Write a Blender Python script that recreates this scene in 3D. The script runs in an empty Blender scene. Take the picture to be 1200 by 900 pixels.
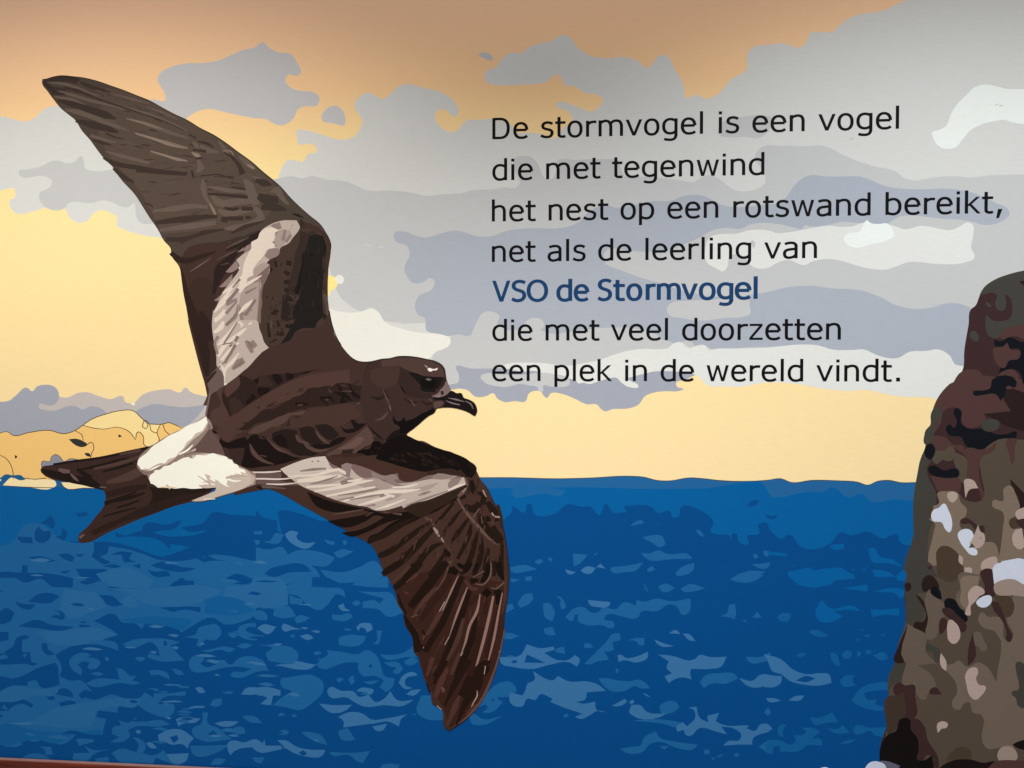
# A printed wall mural (storm petrel over the sea, Dutch text) on a wall above a wooden rail, lit by downlights.
import bpy, math, random
from mathutils import Vector, Matrix
from mathutils.geometry import delaunay_2d_cdt
random.seed(7)
R = math.radians
scene = bpy.context.scene
COL = scene.collection

# ------------------------------------------------------------------ camera
F_PX = 900.0                      # focal length in pixels of a 1200 px wide frame
CAM_D, CAM_Z = 2.40, 1.62
YAW, PITCH = 4.95, -1.2
cam_data = bpy.data.cameras.new('camera')
cam_data.sensor_width = 36.0
cam_data.lens = 36.0 * F_PX / 1200.0
cam_data.clip_start = 0.05
cam_data.clip_end = 60.0
cam = bpy.data.objects.new('camera', cam_data)
COL.objects.link(cam)
cam.location = (0.0, -CAM_D, CAM_Z)
cam.rotation_euler = (R(90 + PITCH), 0, R(YAW))
scene.camera = cam
CAM_M = cam.rotation_euler.to_matrix()

# ------------------------------------------------------------------ light
world = bpy.data.worlds.new('World')
scene.world = world
world.use_nodes = True
bgn = world.node_tree.nodes['Background']
bgn.inputs[0].default_value = (0.98, 0.945, 0.97, 1)
bgn.inputs[1].default_value = 0.55
scene.view_settings.view_transform = 'Standard'
scene.view_settings.look = 'None'
scene.view_settings.exposure = 0.0
scene.view_settings.gamma = 1.0

def spot(name, loc, target, power, size_deg, blend, col, radius=0.03):
    l = bpy.data.lights.new(name, 'SPOT')
    l.energy = power; l.spot_size = R(size_deg); l.spot_blend = blend
    l.color = col; l.shadow_soft_size = radius
    o = bpy.data.objects.new(name, l)
    o.location = loc
    o.rotation_euler = (Vector(target) - Vector(loc)).to_track_quat('-Z', 'Y').to_euler()
    COL.objects.link(o)
    return o

def area(name, loc, target, power, sx, sy, col):
    l = bpy.data.lights.new(name, 'AREA')
    l.energy = power; l.shape = 'RECTANGLE'; l.size = sx; l.size_y = sy; l.color = col
    o = bpy.data.objects.new(name, l)
    o.location = loc
    o.rotation_euler = (Vector(target) - Vector(loc)).to_track_quat('-Z', 'Y').to_euler()
    COL.objects.link(o)
    return o

CEIL_Z = 4.24
LAMPS = [((-1.55, -1.81), (1.0, 0.95, 0.88), 360), ((1.16, -1.81), (0.955, 0.985, 1.0), 346)]
for ((lx, ly), lc, lp), cone in zip(LAMPS, (110.0, 107.5)):
    spot('downlight_beam', (lx, ly, 4.20), (lx, ly, 0), lp, cone, 0.58, lc, 0.04)

# ------------------------------------------------------------------ helpers
def lin(c):
    return tuple(((v / 255) / 12.92 if v / 255 <= 0.04045 else ((v / 255 + 0.055) / 1.055) ** 2.4) for v in c)

def wall(px, py, y=0.0):
    """pixel of the photograph -> point on the wall (the plane y = 0), where the mural hangs"""
    d = CAM_M @ Vector(((px - 600) / F_PX, -(py - 450) / F_PX, -1.0))
    t = CAM_D / d.y
    return (d.x * t, CAM_Z + d.z * t)

def tag(o, label=None, cat=None, group=None, kind=None):
    if label: o['label'] = label
    if cat: o['category'] = cat
    if group: o['group'] = group
    if kind: o['kind'] = kind
    return o

_mats = {}
def ink(rgb, name='printed_ink'):
    """one printed colour of the mural: matt film with a fine woven grain"""
    key = (name, tuple(rgb))
    if key in _mats: return _mats[key]
    m = bpy.data.materials.new(name)
    m.use_nodes = True
    nt = m.node_tree; N = nt.nodes; L = nt.links
    b = N['Principled BSDF']
    tc = N.new('ShaderNodeNewGeometry')
    mp = N.new('ShaderNodeMapping'); mp.inputs['Scale'].default_value = (26, 26, 300)
    L.new(tc.outputs['Position'], mp.inputs['Vector'])
    n1 = N.new('ShaderNodeTexNoise'); n1.inputs['Scale'].default_value = 1.0; n1.inputs['Detail'].default_value = 3
    L.new(mp.outputs['Vector'], n1.inputs['Vector'])
    mp2 = N.new('ShaderNodeMapping'); mp2.inputs['Scale'].default_value = (330, 330, 34)
    L.new(tc.outputs['Position'], mp2.inputs['Vector'])
    n2 = N.new('ShaderNodeTexNoise'); n2.inputs['Scale'].default_value = 1.0; n2.inputs['Detail'].default_value = 2
    L.new(mp2.outputs['Vector'], n2.inputs['Vector'])
    n3 = N.new('ShaderNodeTexNoise'); n3.inputs['Scale'].default_value = 420; n3.inputs['Detail'].default_value = 1
    L.new(tc.outputs['Position'], n3.inputs['Vector'])
    a1 = N.new('ShaderNodeMath'); a1.operation = 'ADD'
    h2 = N.new('ShaderNodeMapRange'); h2.inputs['To Min'].default_value = 0.3; h2.inputs['To Max'].default_value = 0.7
    L.new(n2.outputs[0], h2.inputs['Value'])
    L.new(n1.outputs[0], a1.inputs[0]); L.new(h2.outputs[0], a1.inputs[1])
    a2 = N.new('ShaderNodeMath'); a2.operation = 'ADD'
    L.new(a1.outputs[0], a2.inputs[0]); L.new(n3.outputs[0], a2.inputs[1])
    mr = N.new('ShaderNodeMapRange')
    mr.inputs['From Min'].default_value = 1.0; mr.inputs['From Max'].default_value = 2.0
    mr.inputs['To Min'].default_value = 0.93; mr.inputs['To Max'].default_value = 1.07
    L.new(a2.outputs[0], mr.inputs['Value'])
    vm = N.new('ShaderNodeVectorMath'); vm.operation = 'SCALE'
    vm.inputs[0].default_value = lin(rgb)
    L.new(mr.outputs[0], vm.inputs['Scale'])
    L.new(vm.outputs['Vector'], b.inputs['Base Color'])
    bp = N.new('ShaderNodeBump'); bp.inputs['Strength'].default_value = 0.22; bp.inputs['Distance'].default_value = 0.0006
    L.new(a2.outputs[0], bp.inputs['Height']); L.new(bp.outputs[0], b.inputs['Normal'])
    b.inputs['Roughness'].default_value = 0.46
    b.inputs['Specular IOR Level'].default_value = 0.10
    _mats[key] = m
    m.diffuse_color = (*lin(rgb), 1)
    return m

# ---- outlines: "x,y x,y ..." in picture units; "@ox,oy,s" changes the origin and scale of what follows
def parse(s):
    polys = []; cur = []; ox = oy = 0.0; sc = 1.0
    for tok in s.split():
        if tok == ';':
            if cur: polys.append(cur)
            cur = []
        elif tok[0] == '@':
            a = [float(v) for v in tok[1:].split(',')]
            ox, oy = a[0], a[1]; sc = a[2] if len(a) > 2 else 4.0
        else:
            a = [float(v) for v in tok.split(',')]
            cur.append((ox + a[0] / sc, oy + a[1] / sc) + ((a[2] / sc,) if len(a) > 2 else ()))
    if cur: polys.append(cur)
    return polys

CORNER = [62]      # turns sharper than 180 minus this stay sharp
def smooth(p, closed=True, sub=4):
    corner = CORNER[0]
    n = len(p)
    if n < 3: return list(p)
    def tang(i):
        if not closed and (i == 0 or i == n - 1): return None
        a, b, c = p[i - 1], p[i], p[(i + 1) % n]
        v1 = (b[0] - a[0], b[1] - a[1]); v2 = (c[0] - b[0], c[1] - b[1])
        l1 = math.hypot(*v1); l2 = math.hypot(*v2)
        if l1 < 1e-6 or l2 < 1e-6: return None
        ang = math.degrees(math.acos(max(-1, min(1, (v1[0] * v2[0] + v1[1] * v2[1]) / l1 / l2))))
        if ang > 180 - corner: return None
        w1 = l2 / (l1 + l2); w2 = l1 / (l1 + l2)
        t = (v1[0] / l1 * w1 + v2[0] / l2 * w2, v1[1] / l1 * w1 + v2[1] / l2 * w2)
        m = math.hypot(*t)
        return (t[0] / m, t[1] / m) if m > 1e-6 else None
    T = [tang(i) for i in range(n)]
    out = []
    rng = range(n) if closed else range(n - 1)
    for i in rng:
        a, b = p[i], p[(i + 1) % n]
        d = math.hypot(b[0] - a[0], b[1] - a[1])
        s = max(1, min(sub, int(d / 1.6)))
        ch = ((b[0] - a[0]) / max(d, 1e-6), (b[1] - a[1]) / max(d, 1e-6))
        ta = T[i] or ch; tb = T[(i + 1) % n] or ch
        for k in range(s):
            t = k / s
            h00 = 2*t**3 - 3*t*t + 1; h10 = t**3 - 2*t*t + t; h01 = -2*t**3 + 3*t*t; h11 = t**3 - t*t
            pt = [h00*a[j] + h10*d*ta[j] + h01*b[j] + h11*d*tb[j] for j in (0, 1)]
            if len(a) > 2: pt.append(a[2] * (1 - t) + b[2] * t)
            out.append(tuple(pt))
    if not closed: out.append(p[-1])
    return out

def ribbon(path):
    """tapered stroke: (x, y, width) -> outline"""
    p = smooth(path, closed=False)
    L_, R_ = [], []
    for i, q in enumerate(p):
        a = p[max(0, i - 1)]; b = p[min(len(p) - 1, i + 1)]
        dx, dy = b[0] - a[0], b[1] - a[1]; m = math.hypot(dx, dy) or 1
        h = (q[2] if len(q) > 2 else 1.0) / 2
        L_.append((q[0] - dy / m * h, q[1] + dx / m * h)); R_.append((q[0] + dy / m * h, q[1] - dx / m * h))
    return L_ + R_[::-1]

STEP = 8e-6
CELLS = {}
def layer_for(x0, y0, x1, y1):
    """each outline lies one hair (8 micrometres) above whatever it is printed over"""
    top = 0
    hit = [(i, j) for i in range(int(x0 // 12), int(x1 // 12) + 1) for j in range(int(y0 // 12), int(y1 // 12) + 1)]
    for c in hit:
        v = CELLS.get(c, 0)
        if v > top: top = v
    for c in hit: CELLS[c] = top + 1
    return top + 1
class Print:
    """a printed part: outlines in several ink colours, each laid a hair above the one before"""
    def __init__(s): s.v = []; s.f = []; s.fm = []; s.mats = []
    def mat(s, rgb):
        m = rgb if isinstance(rgb, bpy.types.Material) else ink(rgb)
        if m not in s.mats: s.mats.append(m)
        return s.mats.index(m)
    def face(s, pts, mi):
        clean = []
        for q in pts:
            if not clean or math.hypot(q[0] - clean[-1][0], q[1] - clean[-1][1]) > 0.05: clean.append((q[0], q[1]))
        if len(clean) > 2 and math.hypot(clean[0][0] - clean[-1][0], clean[0][1] - clean[-1][1]) < 0.05: clean.pop()
        if len(clean) < 3: return
        xs = [q[0] for q in clean]; ys = [q[1] for q in clean]
        y = -0.0003 - layer_for(min(xs), min(ys), max(xs), max(ys)) * STEP
        n = len(clean)
        vs, _e, fs = delaunay_2d_cdt([Vector(q) for q in clean], [], [list(range(n))], 1, 1e-4)[:3]
        k = len(s.v)
        for q in vs:
            x, z = wall(q[0], q[1]); s.v.append((x, y, z))
        for f in fs:
            a, b, c = (vs[i] for i in f[:3])
            if abs((b[0]-a[0])*(c[1]-a[1]) - (b[1]-a[1])*(c[0]-a[0])) < 1e-4: continue
            s.f.append(tuple(k + i for i in f)); s.fm.append(mi)
    def fill(s, rgb, txt, sub=4, raw=False):
        mi = s.mat(rgb)
        for p in parse(txt): s.face(p if raw else smooth(p, True, sub), mi)
        return s
    def line(s, rgb, txt):
        mi = s.mat(rgb)
        for p in parse(txt): s.face(ribbon(p), mi)
        return s
    def build(s, name, parent, label=None, kind=None):
        me = bpy.data.meshes.new(name)
        me.from_pydata(s.v, [], s.f); me.update()
        for m in s.mats: me.materials.append(m)
        me.polygons.foreach_set('material_index', s.fm)
        for p in me.polygons:                # every face looks at the room
            if p.normal.y > 0: p.flip()
        me.update()
        o = bpy.data.objects.new(name, me); COL.objects.link(o)
        if parent: o.parent = parent
        return tag(o, label, kind=kind)

def box_obj(name, x0, x1, y0, y1, z0, z1, mat, parent=None, bevel=0.0):
    v = [(x, y, z) for x in (x0, x1) for y in (y0, y1) for z in (z0, z1)]
    f = [(0, 1, 3, 2), (4, 6, 7, 5), (0, 4, 5, 1), (2, 3, 7, 6), (0, 2, 6, 4), (1, 5, 7, 3)]
    me = bpy.data.meshes.new(name); me.from_pydata(v, [], f); me.update()
    me.materials.append(mat)
    o = bpy.data.objects.new(name, me); COL.objects.link(o)
    if bevel:
        bm = o.modifiers.new('bevel', 'BEVEL'); bm.width = bevel; bm.segments = 3
    if parent: o.parent = parent
    return o

def paint(name, rgb, rough=0.7, bump=0.1, scale=60):
    m = bpy.data.materials.new(name); m.use_nodes = True
    nt = m.node_tree; b = nt.nodes['Principled BSDF']
    g = nt.nodes.new('ShaderNodeNewGeometry')
    n = nt.nodes.new('ShaderNodeTexNoise'); n.inputs['Scale'].default_value = scale; n.inputs['Detail'].default_value = 5
    nt.links.new(g.outputs['Position'], n.inputs['Vector'])
    mr = nt.nodes.new('ShaderNodeMapRange'); mr.inputs['To Min'].default_value = 0.9; mr.inputs['To Max'].default_value = 1.08
    nt.links.new(n.outputs[0], mr.inputs['Value'])
    vm = nt.nodes.new('ShaderNodeVectorMath'); vm.operation = 'SCALE'; vm.inputs[0].default_value = lin(rgb)
    nt.links.new(mr.outputs[0], vm.inputs['Scale']); nt.links.new(vm.outputs['Vector'], b.inputs['Base Color'])
    bp = nt.nodes.new('ShaderNodeBump'); bp.inputs['Strength'].default_value = bump; bp.inputs['Distance'].default_value = 0.002
    nt.links.new(n.outputs[0], bp.inputs['Height']); nt.links.new(bp.outputs[0], b.inputs['Normal'])
    b.inputs['Roughness'].default_value = rough
    return m

# ------------------------------------------------------------------ the room round the mural
X0, ZT = wall(-330, 450)[0], wall(600, -150)[1]
X1 = wall(1420, 450)[0]
ZB = 0.30
plaster = paint('plaster', (214, 208, 196))
wl = box_obj('wall', -4.5, 4.5, 0.004, 0.16, 0.0, CEIL_Z, plaster); tag(wl, kind='structure')
fl = box_obj('floor', -4.5, 4.5, -6.0, 0.16, -0.1, 0.0, paint('floor_vinyl', (120, 112, 104), 0.4)); tag(fl, kind='structure')

mural = bpy.data.objects.new('wall_mural', None); COL.objects.link(mural)
mural.location = (0, 0, 0)
tag(mural, 'large printed mural of a dark seabird flying over blue sea beside seven lines of text', 'mural')
box_obj('backing_panel', X0, X1, -0.0002, 0.0038, ZB, ZT, paint('panel_white', (225, 222, 214)), mural)
# ------------------------------------------------------------------ printed sky (apricot to pale yellow, as the artwork has it)
def sky_ink():
    m = ink((251, 225, 160), 'sky_ink')
    nt = m.node_tree; N = nt.nodes; L = nt.links
    g = N.new('ShaderNodeNewGeometry'); s = N.new('ShaderNodeSeparateXYZ'); L.new(g.outputs['Position'], s.inputs[0])
    mr = N.new('ShaderNodeMapRange')
    mr.inputs['From Min'].default_value = wall(600, 560)[1]; mr.inputs['From Max'].default_value = wall(600, -20)[1]
    L.new(s.outputs[2], mr.inputs['Value'])
    cr = N.new('ShaderNodeValToRGB'); L.new(mr.outputs[0], cr.inputs[0])
    e = cr.color_ramp.elements
    e[0].position = 0.0; e[0].color = (*lin(SKY_LOW), 1)
    e[1].position = 1.0; e[1].color = (*lin(SKY_TOP), 1)
    k = cr.color_ramp.elements.new(0.62); k.color = (*lin(SKY_MID), 1)
    k = cr.color_ramp.elements.new(0.80); k.color = (*lin(SKY_HI), 1)
    vm = [n for n in N if n.type == 'VECT_MATH'][0]
    L.new(cr.outputs[0], vm.inputs[0])
    return m
SKY_LOW, SKY_MID, SKY_HI, SKY_TOP = (254, 228, 172), (255, 232, 164), (255, 212, 158), (255, 208, 168)
C0 = (217, 219, 214)
CW = (228, 230, 224)
CU = (201, 202, 201)      # shaded upper banks      # light cloud
C1 = (199, 201, 200)      # middle cloud
C2 = (174, 181, 191)      # blue grey cloud
C3 = (166, 171, 182)      # darkest cloud
C4 = (238, 238, 226)      # cream cloud
C5 = (240, 246, 240)      # white cloud
sm = sky_ink()
p = Print(); mi = p.mat(sm)
p.face([(-330, -150), (1420, -150), (1420, 640), (-330, 640)], mi)
p.build('sky_print', mural)

def cloud(base, txt, patches=(), label=None):
    q = Print(); q.fill(base, txt); o = q.build('cloud', mural, label)
    for rgb, t in patches:
        r = Print(); r.fill(rgb, t); r.build('cloud_patch', o)
    return o

# upper left bank behind the wing
cloud(C0, "-330,150 -200,120 -90,150 @0,0 0,543 60,558 110,570 160,555 210,510 250,497 300,500 400,560 700,800 900,1100 @0,225 850,240 750,215 680,205 580,175 545,155 550,122 515,97 480,84 440,100 410,135 375,145 325,118 305,80 220,74 160,90 100,104 75,100 48,65 45,40 70,25 72,0 @0,0 70,890 0,893 @0,0,1 -120,236 -330,246", [
 (C1, "@0,0 90,800 120,795 180,785 260,752 330,765 355,755 380,730 395,760 400,790 430,800 540,795 620,800 760,1000 @0,225 800,140 720,148 660,145 640,120 635,80 630,55 600,72 570,70 530,50 480,40 440,50 400,52 350,45 320,55 300,78 200,60 185,35 190,0 @0,0 200,895 240,870 245,850 220,830 180,825 110,832 90,820"),
])
# upper bank between the wing and the orange sky
cloud(CU, "@0,0 700,468 775,468 775,445 750,400 738,370 750,345 800,315 870,298 960,295 1020,285 1080,260 1140,235 1200,220 @300,0 30,198 60,222 100,245 165,255 190,290 208,345 195,355 150,350 137,375 150,400 200,425 270,433 297,455 290,490 220,500 195,515 180,550 110,588 85,580 50,560 0,555 @0,0 1080,532 960,512 910,530 880,550 820,620 700,560")
cloud(CU, "@300,0 315,570 308,555 330,510 365,495 400,510 418,550 412,588 380,583 340,575")
cloud(C1, "@300,0 1045,258 1055,247 1085,250 1110,268 1108,282 1090,283 1065,272")
# main bank over the right half
main = cloud(C0, "@300,0 80,960 110,850 108,830 120,790 150,750 230,753 240,725 285,708 280,685 240,673 205,678 190,640 195,610 230,610 300,628 410,655 460,640 490,600 497,560 470,520 463,485 490,450 525,435 560,448 590,465 620,450 660,410 710,393 770,408 860,430 920,465 948,515 940,545 915,540 890,515 860,515 838,545 850,575 890,612 925,618 960,595 985,565 1030,562 1140,563 1200,590 @600,0 10,615 80,622 150,632 195,650 215,640 240,600 278,575 283,550 265,525 250,515 210,500 207,485 225,477 280,492 330,510 365,523 410,500 425,465 400,445 340,435 290,403 250,400 235,375 215,350 160,385 80,395 0,400 @300,0 1130,398 1080,385 1070,355 1085,330 1120,318 1160,270 1200,245 @600,0 40,250 80,222 130,205 190,190 240,163 270,175 300,215 350,255 410,272 540,270 590,285 635,320 660,295 700,258 725,262 760,320 805,400 820,460 850,445 920,463 960,445 1030,370 1100,325 1105,250 1130,222 1200,210 @900,0 70,203 150,222 175,205 200,155 250,150 300,150 340,115 380,85 430,68 540,50 600,22 650,0 750,-60 1000,-200 @0,0,1 1200,-100 1420,-120 1420,470 1200,475 @900,450 787,70 770,66 620,58 540,45 470,28 380,32 250,20 130,0 @900,225 0,893 @700,370,6 1120,480 1000,500 900,497 760,480 740,460 690,415 670,415 660,430 600,455 555,470 555,490 610,515 580,528 480,530 400,540 330,570 310,600 @600,450 595,95 540,115 470,118 435,128 415,115 400,97 350,95 300,72 240,48 180,45 165,65 145,50 @520,400,6 690,360 630,350 600,365 575,422 500,420 430,427 375,400 350,365 300,385 220,388 170,345 110,332 50,340 -100,330 -400,200 @300,225 330,700 250,500 250,200 100,0", [
 (C1, "@300,0 80,842 100,838 170,826 215,836 265,825 330,843 420,850 470,870 520,893 620,893 @300,225 740,5 790,18 870,12 980,2 @300,0 1010,893 1100,888 1170,878 @580,170,6 0,310 70,298 150,296 175,270 165,230 140,180 140,95 200,75 270,95 310,150 330,200 355,235 400,238 430,180 440,110 480,97 560,105 640,100 780,100 870,110 890,180 910,215 1010,222 1200,235 @780,170,6 100,248 200,258 250,230 310,213 370,235 430,280 490,320 570,325 650,305 695,270 700,220 660,150 625,90 640,50 690,8 800,5 1000,8 1100,3 1160,25 @900,0 330,715 420,755 500,780 600,805 640,835 680,845 760,835 860,825 950,832 1040,822 1190,818 @0,0,1 1300,190 1420,200 1420,465 1200,470 @900,225 908,815 @700,370,6 1200,225 640,222 600,193 530,198 500,225 440,235 330,233 200,250 100,280 0,315 @520,400,6 1000,150 900,170 830,170 720,155 600,150 430,165 300,225 100,300 40,300 @440,405,9 740,420 650,330 600,200 640,60 700,50 @300,225 915,670 600,605 400,500 300,200 60,0"),
 (C1, "@560,110,3.53 995,165 1005,125 1070,100 1150,88 @860,110,3.53 40,86 100,88 160,105 155,135 130,168 95,185 50,178 0,180 -40,178 @560,110,3.53 1010,176"),
 (C5, "@900,0 1300,430 1200,418 1130,418 1070,405 1020,396 970,408 930,445 885,490 855,540 835,590 800,610 770,620 775,650 800,685 840,698 880,690 910,655 950,610 1010,580 1060,568 1110,563 1150,575 1200,580 1300,560 1500,500 1460,440"),
 (C2, "@300,225 645,210 650,192 690,185 750,205 800,213 850,200 900,185 960,185 1040,208 1100,208 @580,170,6 0,635 60,610 150,592 300,585 450,585 530,570 600,535 660,470 790,425 850,440 920,435 1000,418 1100,395 1200,395 @780,170,6 60,385 110,362 190,350 270,360 330,385 390,420 470,435 600,430 700,418 800,405 850,365 900,290 960,235 1030,210 1100,218 1200,222 @860,110,3.53 520,342 640,385 760,395 900,393 990,410 1080,450 1135,480 1140,500 @900,225 1125,115 1100,135 1020,155 960,140 900,130 800,125 700,112 620,115 590,130 560,150 460,150 340,140 280,155 190,160 175,155 160,172 @780,170,6 900,580 820,560 700,547 600,558 520,590 430,582 330,600 240,650 150,690 @600,225 720,275 600,280 430,290 430,320 520,370 600,400 700,430 790,460 950,490 1110,482 @900,225 0,468 100,445 200,440 300,452 430,460 520,490 600,530 680,548 760,543 840,522 900,525 950,545 990,620 960,800 908,815 880,810 850,765 800,738 740,745 660,750 610,778 560,778 500,760 450,738 400,740 300,738 230,718 150,715 0,727 @700,370,6 1080,220 1000,228 930,235 860,230 790,228 770,212 690,212 660,180 600,180 540,193 490,170 430,160 @560,310,3.53 800,320 770,310 720,280 620,262 500,263 400,275 300,285 258,270 275,255 270,235 235,220 200,235 180,262 100,262 80,245 90,215 60,195 20,200 @300,225 1040,600 1020,640 1005,672 950,668 900,675 850,665 800,650 790,590 760,575 745,530 760,490 830,450 835,415 815,403 790,420 740,428 710,400 695,360 720,290 710,255 660,235"),
 (C1, "@600,225 725,555 740,525 820,510 950,505 1110,500 1115,540 1118,570 1100,580 1000,590 880,603 790,590 735,575"),
 (CW, "@900,225 0,180 40,192 100,188 160,178 200,170 280,158 340,163 400,160 440,145 500,150 580,155 640,175 720,158 800,172 860,178 900,160 940,143 960,155 962,200 952,260 968,310 930,328 800,338 720,330 660,328 600,350 550,364 480,360 400,340 330,320 260,315 210,325 165,343 140,335 100,320 60,325 0,355 @600,225 1160,360 1120,345 1105,320 1020,300 1010,350 990,372 960,360 910,325 905,270 930,210 960,200 1050,195 1120,178"),
 (C1, "@600,225 1125,250 1120,228 1135,230 1140,250 1130,268"),
 (C5, "@900,225 355,225 375,195 430,185 450,145 462,133 480,145 520,150 560,148 580,170 590,205 560,225 480,245 410,262 370,245"),
 (CW, "@700,370,6 0,318 100,280 200,250 330,233 440,235 500,225 530,198 600,193 615,218 640,226 690,213 760,210 775,232 860,230 1000,230 1200,223 @900,225 150,715 230,718 300,738 400,740 450,738 500,760 560,778 610,778 660,750 740,745 800,738 850,765 880,810 908,815 960,900 @900,450 790,72 770,66 620,58 540,45 470,28 380,32 250,20 130,0 @900,225 0,893 @700,370,6 1120,480 1000,500 900,497 760,480 740,460 690,415 640,402 540,392 400,392 300,415 210,440 240,462 285,485 290,495 210,497 170,470 130,435 90,440 0,468 @520,400,6 1010,298 990,292 940,290 935,278 890,275 880,255 830,242 700,222 600,205 450,192 400,175 440,160 600,150 720,155 830,170 900,170 1000,150"),
 (C3, "@520,400,6 85,180 180,190 300,192 420,190 560,215 640,208 690,225 760,235 830,240 880,262 930,275 940,292 990,292 1010,300 @700,370,6 0,465 90,438 130,435 170,470 210,497 290,495 285,485 240,462 205,440 300,415 400,392 540,392 640,400 690,415 660,430 600,455 555,470 555,490 610,515 580,528 480,530 400,540 330,570 310,600 @600,450 595,95 540,115 470,118 435,128 415,115 400,97 350,95 300,72 240,48 180,45 165,65 145,50 @520,400,6 690,360 630,350 600,365 575,422 500,420 430,427 375,400 350,365 300,385 220,388 170,345 110,332 50,340 20,330 30,308 60,300 100,290 105,230"),
 (C1, "@520,400,6 260,245 300,225 400,232 560,235 690,220 830,245 880,265 885,300 830,322 760,320 700,312 695,355 670,350 660,325 600,310 530,300 450,320 370,315 290,290"),
 (C4, "@300,225 320,540 345,548 400,562 460,565 500,558 545,545 580,570 600,605 680,640 780,662 870,668 912,690 905,720 850,745 815,775 760,830 500,850 350,780"),
 ((255, 238, 150), "@300,225 315,398 370,400 382,430 370,455 345,485 315,490"),
 (C4, "@300,225 370,412 375,395 392,388 410,400 412,418 400,430 384,430"),
 (C0, "@300,225 345,485 352,462 370,455 365,475"),
])
# low bank beyond the headland
cloud((198, 192, 188), "@0,0,1 -330,440 -200,450 -80,468 @0,440,4.615 0,142 45,138 90,105 145,65 175,85 200,60 240,50 300,65 318,110 360,120 420,95 470,90 530,110 600,128 665,112 680,145 700,150 715,160 735,140 770,105 850,80 920,75 975,92 1005,65 1030,88 1110,112 1180,130 1150,260 1000,340 600,330 300,380 0,400 @0,0,1 -330,540", [
 (C3, "@0,0,1 -330,440 -200,450 -80,468 @0,440,4.615 0,142 45,138 90,105 145,65 175,85 200,60 240,50 300,65 318,95 315,130 290,160 250,160 215,155 210,172 240,185 300,190 370,165 420,170 440,183 490,168 540,175 575,203 500,300 300,380 0,400 @0,0,1 -330,540"),
 (C3, "@0,440,4.615 740,190 780,170 830,155 920,165 1000,172 1060,165 1112,158 1085,200 1040,250 990,290 900,330 820,330"),
 (C5, "@0,440,4.615 715,150 727,146 730,160 718,162"),
])

# ------------------------------------------------------------------ headland on the left
OUT = (66, 44, 30)
q = Print()
q.fill((250, 206, 126), "@0,0,1 -330,500 -200,512 -100,502 @0,440,4.615 0,312 35,303 75,325 150,310 270,297 345,315 405,298 450,268 490,240 575,208 640,192 725,193 760,225 800,262 885,262 910,255 950,268 995,290 940,340 900,600 600,620 0,610 @0,0,1 -330,575")
q.fill((255, 230, 160), "@0,440,4.615 450,268 490,240 575,208 640,192 725,193 785,248 810,262 880,262 850,310 855,350 830,378 790,385 780,360 775,320 748,305 735,348 700,300 640,280 560,290 500,283")
q.fill((145, 148, 165), "@0,440,4.615 228,510 228,465 270,465 280,440 300,427 325,440 345,465 380,450 420,455 450,470 400,500")
q.fill((28, 96, 140), "@0,440,4.615 -30,565 0,555 30,535 70,540 115,540 135,562 70,575 20,575")
q.fill((50, 52, 50), "@0,440,4.615 372,345 410,342 450,355 472,375 450,387 410,378 ; 455,420 485,422 492,440 468,435 ; 80,430 95,440 82,450 ; 642,318 660,328 642,335")
q.line(OUT, "@0,440,4.615 -400,300,3 0,312,3 35,303,3 75,325,4 150,310,4 270,297,4 345,315,4 405,298,4 450,268,4 490,240,4 575,208,4 640,192,4 725,193,4 760,225,4 800,262,4 ; 405,298,3 445,325,4 450,352,3 ; 470,375,4 495,362,4 508,390,4 495,425,4 490,450,3 ; 450,270,3 500,283,4 560,290,3 640,280,3 700,305,4 733,348,4 748,305,4 775,330,4 782,378,4 800,386,4 830,375,4 ; 770,275,4 785,243,4 803,255,4 ; 803,255,4 788,287,4 768,275,4 ; 803,262,4 885,262,4 910,255,4 950,268,4 992,289,3 ; 810,262,4 820,300,4 850,312,4 ; 870,262,4 850,310,4 862,350,4 840,380,3 ; 880,262,4 895,300,4 925,326,4 ; 0,430,3 40,455,4 65,500,4 75,560,4 ; 130,555,4 190,562,4 250,555,4 ; 228,500,3 228,465,3 270,465,3 280,440,3 300,427,3 325,440,3 345,465,3 380,450,3 420,455,3")
headland = q.build('headland', mural, 'pale orange headland with thin dark outlines on the horizon')

q = Print()
q.line((205, 210, 204), "@900,0 1062,498,2 1075,488,6 1082,492,2 ; 1082,500,2 1095,494,7 1102,498,3 ; 968,612,2 975,606,7 982,608,2")
q.line((196, 194, 190), "@900,0 382,654,2 392,648,8 400,652,3 ; 345,600,2 352,604,4")
q.line((214, 212, 208), "@300,225 495,253,2 530,250,6 545,256,2 ; 570,262,2 590,258,7 598,262,2")
q.build('scuff_marks', mural, 'faint scuffs on the print', kind='stuff')
# ------------------------------------------------------------------ sea
SD = (0, 75, 139); SM = (0, 95, 160); ST = (34, 100, 156); SL = (28, 100, 158); SLL = (58, 116, 168)
sea = Print()
HZ = "@0,0,1 -330,556 -200,560 @0,440,4.615 0,572 400,560 @0,0,1 150,562 300,559 @300,450 900,436 1055,437 1200,437 @600,450 200,442 380,438 540,430 620,435 680,450 740,452 830,438 900,442 970,450 1200,449 @900,450 60,442 110,460 200,450 330,452 420,458 470,472 510,455 570,450 620,460 690,460 @0,0,1 1200,566 1420,572"
sea.fill((60, 76, 84), HZ + " 1420,640 -330,640")
HZ2 = HZ.replace("@0,0,1", "@0,0.9,1").replace(",450 ", ",450.9 ")
sea.fill(ST, HZ2 + " 1420,1060 -330,1060")
sea.fill(SM, "@0,0,1 -330,572 0,570 130,572 @300,450 900,500 1200,485 @600,450 0,485 400,485 650,492 900,490 1200,500 @900,450 0,505 200,503 260,505 300,485 380,533 440,515 480,550 600,540 680,548 @0,0,1 1200,588 1420,590 1420,1060 -330,1060")
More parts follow.
